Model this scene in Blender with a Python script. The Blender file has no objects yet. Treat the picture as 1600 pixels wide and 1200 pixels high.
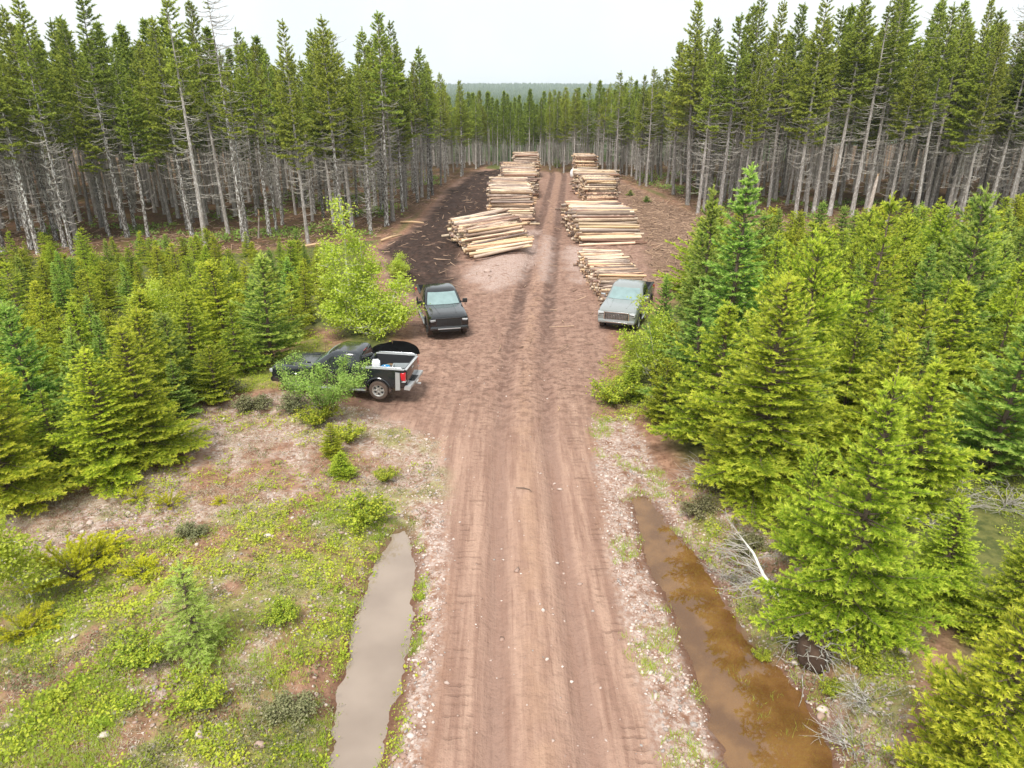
import bpy, bmesh, math, random
import numpy as np
from mathutils import Vector, Matrix
R = math.radians
random.seed(11)
S = bpy.context.scene
COL = S.collection

# ------------------------------------------------------------------ camera, sky, sun, exposure
CAM_H, PITCH, FPX = 11.0, 22.2, 1109.0
cd = bpy.data.cameras.new('camera'); cam = bpy.data.objects.new('camera', cd); COL.objects.link(cam)
cam.location = (0, 0, CAM_H); cam.rotation_euler = (R(90 - PITCH), 0, 0)
cd.sensor_width = 36; cd.lens = 36 * FPX / 1600; cd.clip_start = .1; cd.clip_end = 6000
S.camera = cam
SUN_EL, SUN_ROT = 58, 200
w = bpy.data.worlds.new('World'); S.world = w; w.use_nodes = True
nt = w.node_tree; nt.nodes.clear()
wo = nt.nodes.new('ShaderNodeOutputWorld'); bg = nt.nodes.new('ShaderNodeBackground')
sky = nt.nodes.new('ShaderNodeTexSky'); sky.sky_type = 'NISHITA'; sky.sun_disc = False
sky.sun_elevation = R(SUN_EL); sky.sun_rotation = R(SUN_ROT); sky.air_density = 1.0; sky.dust_density = 3.0; sky.ozone_density = 1.0
hs = nt.nodes.new('ShaderNodeHueSaturation'); hs.inputs['Saturation'].default_value = .35
tc = nt.nodes.new('ShaderNodeTexCoord'); nz = nt.nodes.new('ShaderNodeTexNoise')
nz.inputs['Scale'].default_value = 2.2; nz.inputs['Detail'].default_value = 5
rp = nt.nodes.new('ShaderNodeValToRGB')                       # the cloud deck
rp.color_ramp.elements[0].position = .35; rp.color_ramp.elements[0].color = (5.7, 6.2, 6.4, 1)
rp.color_ramp.elements[1].position = .68; rp.color_ramp.elements[1].color = (7.0, 7.1, 7.15, 1)
mx = nt.nodes.new('ShaderNodeMix'); mx.data_type = 'RGBA'; mx.inputs[0].default_value = .93
L = nt.links.new
L(sky.outputs[0], hs.inputs['Color']); L(tc.outputs['Generated'], nz.inputs['Vector']); L(nz.outputs[0], rp.inputs[0])
L(hs.outputs[0], mx.inputs[6]); L(rp.outputs[0], mx.inputs[7]); L(mx.outputs[2], bg.inputs['Color'])
bg.inputs['Strength'].default_value = .1; L(bg.outputs[0], wo.inputs['Surface'])
sd = bpy.data.lights.new('sun', 'SUN'); sd.energy = 2.6; sd.angle = R(18); sd.color = (1, .96, .9)
sun = bpy.data.objects.new('sun', sd); COL.objects.link(sun)
sun.rotation_euler = (R(90 - SUN_EL), 0, R(180 - SUN_ROT))
S.view_settings.view_transform = 'Standard'; S.view_settings.look = 'None'
S.view_settings.exposure = .80; S.view_settings.gamma = 1

# ------------------------------------------------------------------ projection, noise, polygons
SP, CP = math.sin(R(PITCH)), math.cos(R(PITCH))
def flat(px, py, z=0.0):
    a, b = (px - 800) / FPX, -(py - 600) / FPX
    d = (a, CP + b * SP, -SP + b * CP); t = (z - CAM_H) / d[2]
    return (d[0] * t, d[1] * t)
def pix(x, y, z):
    zz = z - CAM_H; f = np.maximum(y * CP - zz * SP, .01); u = y * SP + zz * CP
    return 800 + FPX * x / f, 600 - FPX * u / f
def vnoise(x, y, seed=0):
    xi = np.floor(x).astype(np.int64); yi = np.floor(y).astype(np.int64); xf = x - xi; yf = y - yi
    u = xf * xf * (3 - 2 * xf); v = yf * yf * (3 - 2 * yf)
    def h(a, b):
        n = (a * 374761393 + b * 668265263 + seed * 98245165) & 0xffffffff
        n = ((n ^ (n >> 13)) * 1274126177) & 0xffffffff
        return ((n ^ (n >> 16)) & 0xffff) / 65535.0
    return (h(xi, yi) * (1 - u) + h(xi + 1, yi) * u) * (1 - v) + (h(xi, yi + 1) * (1 - u) + h(xi + 1, yi + 1) * u) * v
def fbm(x, y, seed=0, o=4):
    s = 0; a = .5; t = 0
    for k in range(o):
        s = s + a * vnoise(x * 2 ** k + 17.3 * k, y * 2 ** k - 9.1 * k, seed + k); t += a; a *= .5
    return s / t
def sstep(a, b, x):
    t = np.clip((x - a) / (b - a), 0, 1); return t * t * (3 - 2 * t)
def sdf(poly, x, y):
    n = len(poly); d = np.full(np.shape(x), 1e9); ins = np.zeros(np.shape(x), bool)
    for i in range(n):
        ax, ay = poly[i]; bx, by = poly[(i + 1) % n]; ex, ey = bx - ax, by - ay
        t = np.clip(((x - ax) * ex + (y - ay) * ey) / (ex * ex + ey * ey + 1e-12), 0, 1)
        d = np.minimum(d, np.hypot(x - ax - t * ex, y - ay - t * ey))
        ins ^= ((ay > y) != (by > y)) & (x < (bx - ax) * (y - ay) / (by - ay + 1e-12) + ax)
    return np.where(ins, -d, d)
def W(pts, z=0.0): return [flat(a, b, z) for a, b in pts]

# ------------------------------------------------------------------ the lie of the land (outlines as ground points)
WATER_Z = -.16
DL = W([(634, 828), (646, 865), (650, 900), (641, 1000), (612, 1120), (588, 1210), (560, 1330), (490, 1330), (514, 1210), (530, 1080), (560, 960), (585, 890), (612, 836)], WATER_Z)
DR = W([(988, 780), (1006, 776), (1024, 792), (1050, 828), (1098, 880), (1134, 950), (1172, 1005), (1232, 1062), (1282, 1130), (1312, 1210), (1370, 1330), (1170, 1330), (1138, 1205), (1108, 1120), (1078, 1040), (1048, 950), (1008, 870)], WATER_Z)
CL = W([(862, 1400), (848, 1200), (836, 1000), (824, 800), (818, 680), (822, 560), (838, 450), (852, 380), (866, 310), (873, 276)])
CLY = np.array([p[1] for p in CL] + [400.]); CLX = np.array([p[0] for p in CL] + [CL[-1][0] + 6])
def xc(y): return np.interp(y, CLY, CLX)
MUD = W([(640, 1330), (662, 1200), (690, 960), (688, 800), (668, 690), (600, 668), (556, 632), (640, 600), (640, 545), (640, 500), (600, 440), (588, 392), (655, 350), (690, 300), (742, 264), (870, 268), (962, 278), (1000, 300), (1030, 420), (1030, 470), (952, 500), (952, 560), (930, 640), (935, 760), (962, 900), (1000, 1050), (1046, 1200), (1080, 1330)])
BEHB = W([(455, 560), (520, 520), (600, 470), (640, 440), (600, 415), (520, 420), (440, 500)])
DARK = W([(595, 392), (655, 350), (700, 300), (745, 268), (800, 262), (800, 290), (770, 318), (728, 370), (712, 410), (716, 470), (655, 462), (622, 430)])
PINK1 = W([(732, 418), (800, 385), (838, 360), (834, 400), (812, 440), (770, 455), (738, 440)])
PINK2 = W([(888, 386), (918, 388), (930, 430), (908, 440), (890, 415)])
PINK3 = W([(846, 372), (864, 372), (858, 440), (842, 440)])
SLASH = W([(960, 282), (1080, 333), (1160, 345), (1360, 352), (1360, 392), (1130, 400), (1085, 432), (1020, 445), (1012, 392), (1000, 360), (968, 300)])
SHL = W([(586, 1330), (612, 1200), (640, 1040), (654, 900), (645, 800), (620, 740), (660, 700), (692, 740), (696, 900), (680, 1050), (655, 1200), (640, 1330)])
SHR = W([(925, 655), (985, 645), (1015, 700), (1060, 770), (1110, 860), (1150, 960), (1060, 930), (1020, 850), (985, 770), (1005, 870), (1045, 960), (1080, 1060), (1135, 1210), (1165, 1330), (1085, 1330), (1045, 1200), (1000, 1040), (962, 900), (935, 760)])
BANKR = W([(1060, 740), (1190, 760), (1230, 800), (1230, 960), (1420, 1000), (1400, 1330), (1330, 1330), (1290, 1130), (1180, 1005), (1130, 930), (1090, 850)])
SLOPE = W([(-200, 860), (0, 800), (150, 770), (270, 700), (300, 645), (450, 620), (590, 660), (680, 690), (690, 800), (640, 830), (600, 880), (500, 800), (340, 830), (170, 880), (0, 920), (-200, 960)])
CORN = W([(938, 652), (950, 560), (1004, 500), (1030, 478), (1100, 470), (1060, 560), (1050, 640), (1020, 665)])
GREEN = W([(-300, 1400), (-300, 930), (0, 900), (180, 880), (330, 850), (345, 820), (500, 790), (600, 800), (612, 840), (575, 900), (545, 985), (515, 1090), (500, 1200), (480, 1400)])
LIME = W([(-200, 850), (0, 800), (200, 748), (285, 680), (310, 635), (430, 612), (520, 560), (500, 520), (420, 560), (300, 610), (260, 690), (150, 750), (0, 760), (-200, 800)])
FLOORL = W([(-700, 440), (0, 400), (380, 392), (590, 372), (622, 345), (665, 318), (700, 288), (745, 266), (760, 255)]) + [(-6, 400), (-400, 400)]
FLOORR = W([(845, 268), (930, 273), (985, 286), (1045, 303), (1080, 335), (1160, 345), (1340, 350), (1600, 345), (2200, 370)]) + [(400, 400), (-6, 400)]
HOLE1 = W([(215, 1045), (290, 1020), (300, 1060), (250, 1120), (205, 1110)])
HOLE2 = W([(330, 1050), (400, 1000), (480, 950), (500, 975), (420, 1060), (420, 1110), (330, 1110)])
MA = flat(812, 378)
def H(x, y):
    x = np.asarray(x, float); y = np.asarray(y, float)
    c = x - xc(y); off = sstep(2.4, 4.5, np.abs(c))
    z = (fbm(x * .3, y * .3, 3) - .5) * .5 * off + (fbm(x * 1.4, y * 1.4, 9) - .5) * (.06 + .10 * off)
    rut = np.exp(-((np.abs(c) - .85) / .27) ** 2)
    z = z - .10 * rut * (1 - off) + .06 * np.exp(-(c / .45) ** 2) * (1 - off)
    z = z + .30 * sstep(3.5, 8, -c) * sstep(33, 24, y) + .45 * sstep(4.4, 7.5, c) * sstep(30, 22, y)
    z = z - .5 * sstep(4, 8, np.abs(c)) * sstep(40, 55, y) * 0
    z = z + (fbm(x * .8, y * .8, 31) - .5) * .5 * sstep(1.0, -1.0, sdf(DARK, x, y))
    z = z + .22 * sstep(.3, -1.2, sdf(PINK1, x, y)) + .12 * sstep(.3, -.9, sdf(PINK2, x, y))
    z = z + .85 * np.exp(-((x - MA[0]) ** 2 + (y - MA[1]) ** 2) / 2.3 ** 2)
    for D in (DL, DR):
        d = sdf(D, x, y) + (fbm(x * 2.2, y * 2.2, 5) - .5) * .28 + (fbm(x * 7, y * 7, 6, 3) - .5) * .16
        k = sstep(.75, 0, d)
        z = z * (1 - k) + k * (WATER_Z + np.clip(d * .55, -.34, .03))
    return z - np.clip((y - 122) * .07, 0, 13)
def Hs(x, y): return float(H(np.array([x]), np.array([y]))[0])
def at(px, py):
    z = 0.0
    for _ in range(5):
        x, y = flat(px, py, z); z = Hs(x, y)
    return Vector((x, y, z))
def height_at(px, py, base):                    # height of a thing over BASE whose top shows at row py
    b = -(py - 600) / FPX; dy, dz = CP + b * SP, -SP + b * CP
    return CAM_H + dz * base.y / dy - base.z

# ------------------------------------------------------------------ mesh and object helpers
def mesh_np(name, V, faces_n, idx, mats, attrs=None, mi=None, smooth=False):
    me = bpy.data.meshes.new(name); V = np.asarray(V, np.float32); idx = np.asarray(idx, np.int32).ravel()
    faces_n = np.asarray(faces_n, np.int32)
    me.vertices.add(len(V)); me.vertices.foreach_set('co', V.ravel())
    me.loops.add(len(idx)); me.loops.foreach_set('vertex_index', idx)
    st = np.zeros(len(faces_n), np.int32); st[1:] = np.cumsum(faces_n)[:-1]
    me.polygons.add(len(faces_n)); me.polygons.foreach_set('loop_start', st)
    for m in mats: me.materials.append(m)
    if mi is not None: me.polygons.foreach_set('material_index', np.asarray(mi, np.int32))
    if smooth: me.polygons.foreach_set('use_smooth', np.ones(len(faces_n), bool))
    for k, v in (attrs or {}).items():
        me.attributes.new(k, 'FLOAT', 'POINT').data.foreach_set('value', np.asarray(v, np.float32))
    me.update(); me.validate(); return me
def tri_mesh(name, T, tip, mat):                # a soup of triangles (n,3,3) with one 'tip' value each
    n = len(T)
    return mesh_np(name, np.asarray(T).reshape(-1, 3), np.full(n, 3), np.arange(3 * n), [mat], {'tip': np.repeat(tip, 3)})
def tubes(paths, sides=5, cap=True):            # [(pts, radii)] -> V, counts, index
    V, N, I = [], [], []; o = 0
    ang = np.arange(sides) * 2 * math.pi / sides; ca, sa = np.cos(ang), np.sin(ang)
    for pts, rad in paths:
        P = np.asarray(pts, float); k = len(P); rad = np.asarray(rad, float)
        T = np.gradient(P, axis=0); T /= np.linalg.norm(T, axis=1)[:, None] + 1e-9
        ref = np.array([0, 0, 1.]) if abs(T[:, 2]).mean() < .8 else np.array([1., 0, 0])
        A = np.cross(T, ref); A /= np.linalg.norm(A, axis=1)[:, None] + 1e-9; B = np.cross(T, A)
        V.append((P[:, None] + rad[:, None, None] * (A[:, None] * ca[None, :, None] + B[:, None] * sa[None, :, None])).reshape(-1, 3))
        q = np.arange(k - 1)[:, None] * sides + np.arange(sides)[None]; q2 = np.arange(k - 1)[:, None] * sides + (np.arange(sides)[None] + 1) % sides
        I.append((np.stack([q, q2, q2 + sides, q + sides], -1).reshape(-1) + o)); N.append(np.full((k - 1) * sides, 4))
        if cap:
            I.append(np.arange(sides)[::-1] + o); I.append(np.arange(sides) + o + (k - 1) * sides); N.append([sides, sides])
        o += k * sides
    return np.concatenate(V), np.concatenate(N), np.concatenate(I)
def tube_mesh(name, paths, mat, sides=5, smooth=True, cap=True):
    V, N, I = tubes(paths, sides, cap); return mesh_np(name, V, N, I, [mat], smooth=smooth)
def link(name, data, parent=None, loc=None):
    o = bpy.data.objects.new(name, data); COL.objects.link(o)
    if parent is not None: o.parent = parent
    if loc is not None: o.location = loc
    return o
def tag(o, label=None, cat=None, group=None, kind=None):
    if label: o['label'] = label
    if cat: o['category'] = cat
    if group: o['group'] = group
    if kind: o['kind'] = kind
    return o
def thing(name, label, cat, loc=(0, 0, 0), rz=0, group=None):
    o = link(name, None); o.empty_display_size = .2; o.location = loc; o.rotation_euler = (0, 0, rz)
    return tag(o, label, cat, group)
ONES = 'zeroth first second third fourth fifth sixth seventh eighth ninth tenth eleventh twelfth thirteenth fourteenth fifteenth sixteenth seventeenth eighteenth nineteenth'.split()
TENS = {2: ('twentieth', 'twenty'), 3: ('thirtieth', 'thirty'), 4: ('fortieth', 'forty'), 5: ('fiftieth', 'fifty'), 6: ('sixtieth', 'sixty'), 7: ('seventieth', 'seventy'), 8: ('eightieth', 'eighty'), 9: ('ninetieth', 'ninety')}
def nth(n): return ONES[n] if n < 20 else (TENS[n // 10][0] if n % 10 == 0 else TENS[n // 10][1] + '-' + ONES[n % 10])

# ------------------------------------------------------------------ materials
class NT:
    def __init__(s, name):
        s.m = bpy.data.materials.new(name); s.m.use_nodes = True; s.t = s.m.node_tree; s.t.nodes.clear()
        s.out = s.t.nodes.new('ShaderNodeOutputMaterial')
    def n(s, typ, **kw):
        nd = s.t.nodes.new('ShaderNode' + typ)
        for k, v in kw.items(): setattr(nd, k, v)
        return nd
    def put(s, sock, v):
        if hasattr(v, 'is_linked') or isinstance(v, bpy.types.NodeSocket): s.t.links.new(v, sock)
        elif isinstance(v, (tuple, list)) and len(v) == 3 and sock.type == 'RGBA': sock.default_value = (*v, 1)
        else: sock.default_value = v
    def attr(s, name): return s.n('Attribute', attribute_name=name).outputs['Fac']
    def coord(s, k='Object'): return s.n('TexCoord').outputs[k]
    def rnd(s): return s.n('ObjectInfo').outputs['Random']
    def noise(s, vec, scale, detail=4, rough=.55, dist=0):
        d = s.n('TexNoise'); s.put(d.inputs['Vector'], vec); d.inputs['Scale'].default_value = scale
        d.inputs['Detail'].default_value = detail; d.inputs['Roughness'].default_value = rough; d.inputs['Distortion'].default_value = dist
        return d.outputs[0]
    def voro(s, vec, scale, out='Color', feat='F1'):
        d = s.n('TexVoronoi', feature=feat); s.put(d.inputs['Vector'], vec); d.inputs['Scale'].default_value = scale; return d.outputs[out]
    def ramp(s, f, a, b):
        d = s.n('MapRange', interpolation_type='SMOOTHSTEP'); s.put(d.inputs[0], f); d.inputs[1].default_value = a; d.inputs[2].default_value = b
        return d.outputs[0]
    def mix(s, f, a, b, mode='MIX'):
        d = s.n('Mix', data_type='RGBA', blend_type=mode); s.put(d.inputs[0], f); s.put(d.inputs[6], a); s.put(d.inputs[7], b); return d.outputs[2]
    def math(s, op, a, b=0.0, c=None):
        d = s.n('Math', operation=op); s.put(d.inputs[0], a); s.put(d.inputs[1], b)
        if c is not None: s.put(d.inputs[2], c)
        return d.outputs[0]
    def scale(s, vec, v):
        d = s.n('VectorMath', operation='MULTIPLY'); s.put(d.inputs[0], vec); d.inputs[1].default_value = v; return d.outputs[0]
    def addv(s, a, b):
        d = s.n('VectorMath', operation='ADD'); s.put(d.inputs[0], a); s.put(d.inputs[1], b); return d.outputs[0]
    def hsv(s, c, h, sat, v):
        d = s.n('HueSaturation'); s.put(d.inputs['Hue'], h); s.put(d.inputs['Saturation'], sat); s.put(d.inputs['Value'], v); s.put(d.inputs['Color'], c); return d.outputs[0]
    def bump(s, h, strength=.5, dist=.05):
        d = s.n('Bump'); s.put(d.inputs['Height'], h); d.inputs['Strength'].default_value = strength; d.inputs['Distance'].default_value = dist; return d.outputs[0]
    def bsdf(s, color, rough=.7, **kw):
        d = s.n('BsdfPrincipled'); s.put(d.inputs['Base Color'], color); s.put(d.inputs['Roughness'], rough)
        for k, v in kw.items(): s.put(d.inputs[k.replace('_', ' ')], v)
        return d.outputs[0]
    def end(s, sh): s.t.links.new(sh, s.out.inputs['Surface']); return s.m
def simple(name, color, rough=.6, var=.12, scale=9, **kw):
    t = NT(name); n = t.noise(t.coord(), scale, 5)
    c = t.hsv(color, .5, 1, t.math('MULTIPLY_ADD', n, 2 * var, 1 - var)) if var else color
    return t.end(t.bsdf(c, rough, **kw))
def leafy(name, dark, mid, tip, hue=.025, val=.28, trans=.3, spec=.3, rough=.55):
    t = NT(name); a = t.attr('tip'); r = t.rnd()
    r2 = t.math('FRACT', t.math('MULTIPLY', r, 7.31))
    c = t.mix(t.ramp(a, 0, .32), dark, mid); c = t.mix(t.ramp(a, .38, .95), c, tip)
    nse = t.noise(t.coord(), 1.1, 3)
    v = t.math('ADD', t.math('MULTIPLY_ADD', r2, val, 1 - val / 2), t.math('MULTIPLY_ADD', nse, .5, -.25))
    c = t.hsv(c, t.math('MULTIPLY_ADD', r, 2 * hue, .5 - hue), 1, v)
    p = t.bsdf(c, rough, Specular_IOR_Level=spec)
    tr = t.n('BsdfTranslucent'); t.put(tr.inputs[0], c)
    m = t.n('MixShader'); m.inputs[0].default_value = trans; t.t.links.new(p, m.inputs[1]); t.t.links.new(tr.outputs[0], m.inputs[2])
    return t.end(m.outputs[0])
M = {}
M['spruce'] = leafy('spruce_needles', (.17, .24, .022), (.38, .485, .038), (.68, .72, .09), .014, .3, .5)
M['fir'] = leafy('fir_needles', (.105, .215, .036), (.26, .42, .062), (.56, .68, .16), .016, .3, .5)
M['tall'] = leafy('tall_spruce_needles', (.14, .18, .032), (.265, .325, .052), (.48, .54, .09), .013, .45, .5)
M['larch'] = leafy('larch_needles', (.46, .60, .13), (.54, .70, .16), (.64, .78, .24), .01, .1, .5)
M['far_leaf'] = leafy('far_forest', (.045, .075, .03), (.07, .11, .04), (.11, .15, .05), .0, .1, .1)
M['birch_leaf'] = leafy('birch_leaves', (.30, .40, .04), (.48, .59, .065), (.66, .73, .13), .008, .2, .5)
M['alder_leaf'] = leafy('alder_leaves', (.19, .30, .06), (.30, .44, .08), (.46, .60, .15), .01, .2, .45)
M['under'] = leafy('undergrowth_leaves', (.15, .215, .028), (.34, .43, .04), (.56, .58, .06), .01, .1, .4)
M['grass'] = leafy('grass_blades', (.22, .31, .045), (.38, .50, .06), (.54, .60, .11), .01, .1, .35)
M['dry'] = leafy('dry_grass', (.34, .26, .15), (.54, .46, .32), (.72, .66, .54), .01, .1, .2)
M['gold'] = leafy('golden_juniper', (.36, .39, .025), (.55, .56, .03), (.70, .69, .05), .004, .2, .45)
M['heath'] = leafy('grey_heath', (.11, .12, .045), (.20, .20, .085), (.30, .285, .15), .02, .2, .2)
def bark(name, base, dark, lichen, amount):
    t = NT(name); co = t.coord(); r = t.rnd()
    st = t.noise(t.scale(co, (7, 7, 1.2)), 3, 5)
    c = t.mix(t.ramp(st, .35, .65), dark, base)
    li = t.noise(t.addv(t.scale(co, (5, 5, 2.0)), t.math('MULTIPLY', r, 40)), 2.2, 6, .7)
    c = t.mix(t.ramp(li, amount - .04, amount + .05), c, lichen)
    c = t.hsv(c, .5, 1, t.math('MULTIPLY_ADD', r, .6, .7))
    return t.end(t.bsdf(c, .9, Specular_IOR_Level=.15))
M['bark_left'] = bark('lichen_bark', (.19, .16, .135), (.07, .055, .047), (.62, .61, .58), .525)
M['bark_right'] = bark('grey_bark', (.39, .355, .325), (.20, .175, .155), (.56, .54, .52), .57)
M['deadwood'] = bark('dead_branch_wood', (.42, .39, .34), (.27, .24, .21), (.56, .55, .51), .56)
M['twig'] = simple('brown_twig', (.14, .10, .075), .9)
M['birch'] = bark('birch_bark', (.70, .67, .62), (.50, .47, .43), (.80, .78, .74), .55)
# ------------------------------------------------------------------ ground sheet
def grow(a, step, lim, g):
    o = []
    while a < lim: a += step; step *= g; o.append(a)
    return np.array(o)
gx = grow(15, .11, 3000, 1.08); xs = np.concatenate([-gx[::-1], np.arange(-15, 15.01, .1), gx])
ys = np.concatenate([np.arange(2.5, 34, .095), np.arange(34, 116, .26), grow(116, .4, 5200, 1.12)])
X, Y = np.meshgrid(xs, ys); Z = H(X, Y)
nxg, nyg = len(xs), len(ys)
q = (np.arange(nyg - 1)[:, None] * nxg + np.arange(nxg - 1)[None]).ravel()
def soft(poly, wd=.6, s=41): return sstep(wd, -wd, sdf(poly, X, Y) + (fbm(X * .9, Y * .9, s) - .5) * 2.2 * wd)
f1 = fbm(X * .55, Y * .55, 77); f2 = fbm(X * 1.7, Y * 1.7, 78)
dirt = soft(MUD, .35)
dark = soft(DARK, .7)
pink = np.maximum.reduce([soft(PINK1, .7), soft(PINK2, .7), soft(PINK3, .4) * .6, soft(SHL, .22), soft(SHR, .22), soft(SLOPE, .5) * sstep(.30, .46, f1), soft(BANKR, .4) * sstep(.38, .55, f2), .85 * sstep(.53, .63, f2) * soft(GREEN, .5)])
bank = np.maximum.reduce([soft(PINK1, .8), soft(PINK2, .7), .55 * soft(PINK3, .4)])
hole = np.maximum(soft(HOLE1, .2), soft(HOLE2, .3) * .8)
veg = np.maximum.reduce([soft(GREEN, .5) * sstep(.40, .56, f2 * .5 + f1 * .5) * (1 - hole), soft(LIME, .5), soft(SLOPE, .5) * sstep(.55, .7, f1) * .8, soft(BANKR, .4) * sstep(.5, .62, f1)])
floor = np.maximum(soft(FLOORL, 1.2), soft(FLOORR, 1.2)); slash = soft(SLASH, .9)
stand = sstep(.3, 1.5, np.minimum.reduce([sdf(p, X, Y) for p in (MUD, SLASH, SLOPE, GREEN, LIME, SHR, BANKR, DR, DL, FLOORL, FLOORR)])) # dark green ground under the young stands
wet = np.maximum(sstep(.35, .0, sdf(DL, X, Y)), sstep(.35, .0, sdf(DR, X, Y)))
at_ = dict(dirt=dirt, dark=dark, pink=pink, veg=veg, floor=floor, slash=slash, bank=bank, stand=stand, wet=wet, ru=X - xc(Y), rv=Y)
t = NT('earth'); co = t.coord()
A = {k: t.attr(k) for k in at_}
big = t.noise(co, .9, 5); fine = t.noise(co, 9, 6, .65); mid = t.noise(co, 3.2, 6, .6)
cv = t.n('CombineXYZ'); t.put(cv.inputs[0], t.math('MULTIPLY', A['ru'], 1.0)); t.put(cv.inputs[1], t.math('MULTIPLY', A['rv'], .07)); uv = cv.outputs[0]
zfar = t.ramp(A['rv'], 19, 30); streak = t.math('ADD', t.math('MULTIPLY', t.noise(uv, 3.0, 6, .62), t.math('MULTIPLY_ADD', zfar, -.75, 1.0)), t.math('MULTIPLY', t.math('MULTIPLY', zfar, .75), t.noise(co, 1.6, 6, .68))); streak2 = t.noise(uv, 9.0, 4, .6)
soil = t.mix(t.ramp(mid, .3, .7), (.21, .11, .07), (.36, .21, .14))
soil = t.mix(t.ramp(fine, .45, .75), soil, (.135, .068, .042))
road = t.mix(t.ramp(streak, .36, .64), (.262, .157, .117), (.405, .262, .196))
road = t.mix(t.math('MULTIPLY', t.ramp(streak2, .52, .72), t.math('MULTIPLY_ADD', zfar, -.35, .5)), road, (.205, .115, .082))
absu = t.math('ABSOLUTE', A['ru'])
trk = t.math('MULTIPLY', t.ramp(t.math('ABSOLUTE', t.math('SUBTRACT', absu, .85)), .45, .10), t.ramp(streak, .3, .6)); trk = t.math('MULTIPLY', trk, .75)
road = t.mix(trk, road, (.245, .152, .118))
cen = t.math('MULTIPLY', t.ramp(absu, .5, .05), t.math('MULTIPLY', t.ramp(big, .35, .6), .55)); road = t.mix(cen, road, (.40, .25, .17)); ftrk = t.math('MULTIPLY', t.math('MULTIPLY', t.ramp(t.math('ABSOLUTE', t.math('SUBTRACT', absu, .85)), .55, .2), t.ramp(A['rv'], 26, 40)), t.ramp(t.math('ADD', t.math('MULTIPLY', mid, .5), t.math('MULTIPLY', t.noise(co, 1.1, 6, .7), .5)), .36, .58)); road = t.mix(t.math('MULTIPLY', ftrk, .8), road, (.085, .055, .045))
clod = t.math('MULTIPLY', t.ramp(t.noise(co, 5.5, 6, .75), .50, .62), t.math('MULTIPLY_ADD', zfar, .5, .16)); road = t.mix(clod, road, (.135, .078, .056))
# churned, darker ground where the vehicles turn
churn = t.math('MULTIPLY', t.ramp(A['rv'], 19, 27), t.ramp(mid, .42, .66)); churn = t.math('MULTIPLY', churn, t.math('MULTIPLY_ADD', t.ramp(A['rv'], 110, 70), .6, .4))
road = t.mix(t.math('MULTIPLY', churn, .7), road, (.115, .062, .046))
rib = t.math('SINE', t.math('ADD', t.math('MULTIPLY', A['rv'], 25.0), t.math('MULTIPLY', mid, 9.0)))
ribm = t.math('MULTIPLY', t.ramp(t.math('ABSOLUTE', t.math('ADD', A['ru'], 1.55)), .38, .25), t.math('MULTIPLY', t.ramp(big, .40, .55), t.ramp(mid, .35, .6)))
ribm2 = t.math('MULTIPLY', t.ramp(t.math('ABSOLUTE', t.math('SUBTRACT', A['ru'], 1.75)), .3, .2), t.ramp(big, .45, .6))
ribs = t.math('MULTIPLY', t.math('MAXIMUM', ribm, ribm2), t.ramp(rib, .45, .95))
road = t.mix(t.math('MULTIPLY', ribs, .42), road, (.15, .082, .058))
c = t.mix(A['dirt'], soil, road)
dk = t.mix(t.ramp(mid, .3, .7), (.026, .017, .013), (.072, .043, .033)); c = t.mix(t.math('MULTIPLY', A['dark'], t.ramp(big, .12, .42)), c, dk)
vs = t.voro(co, 11); vs2 = t.voro(co, 24)
sepv = t.n('SeparateColor'); t.put(sepv.inputs[0], vs); sp2 = t.n('SeparateColor'); t.put(sp2.inputs[0], vs2)
stone = t.mix(sepv.outputs[0], (.30, .20, .16), (.60, .51, .455)); stone = t.mix(t.math('MULTIPLY', sp2.outputs[1], .6), stone, (.42, .33, .29))
c = t.mix(t.math('MULTIPLY', t.math('MULTIPLY', A['pink'], t.ramp(fine, .36, .56)), t.ramp(mid, .3, .55)), c, stone)
c = t.mix(t.math('MULTIPLY', A['bank'], t.ramp(mid, .32, .58)), c, t.mix(sp2.outputs[0], (.29, .185, .15), (.50, .385, .335)))
vg = t.mix(t.ramp(mid, .3, .7), (.16, .175, .04), (.31, .285, .10)); c = t.mix(t.math('MULTIPLY', A['veg'], t.ramp(fine, .3, .5)), c, vg)
fl = t.mix(t.ramp(mid, .35, .65), (.075, .046, .03), (.19, .105, .058)); fl = t.mix(t.ramp(big, .5, .65), fl, (.13, .105, .03))
c = t.mix(A['floor'], c, fl)
sl = t.mix(t.ramp(fine, .4, .6), (.12, .072, .05), (.28, .18, .12)); c = t.mix(A['slash'], c, sl)
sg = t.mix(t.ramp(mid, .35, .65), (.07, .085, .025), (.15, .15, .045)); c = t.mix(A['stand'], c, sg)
c = t.mix(t.math('MULTIPLY', A['wet'], .75), c, (.115, .056, .034))
hgt = t.math('ADD', t.math('MULTIPLY', fine, .5), t.math('MULTIPLY', t.math('SUBTRACT', 0.0, ribs), .25)); hgt = t.math('ADD', hgt, t.math('MULTIPLY', t.math('MULTIPLY', streak2, A['dirt']), .6))
hgt = t.math('ADD', hgt, t.math('MULTIPLY', mid, 1.1))
M['earth'] = t.end(t.bsdf(c, .92, Specular_IOR_Level=.2, Normal=t.bump(hgt, .8, .09)))
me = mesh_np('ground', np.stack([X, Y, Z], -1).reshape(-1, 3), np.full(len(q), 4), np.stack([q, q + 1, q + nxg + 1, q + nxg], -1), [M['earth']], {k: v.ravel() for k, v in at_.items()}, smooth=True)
tag(link('ground', me), 'reddish brown earth of the logging clearing', kind='structure')

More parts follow.
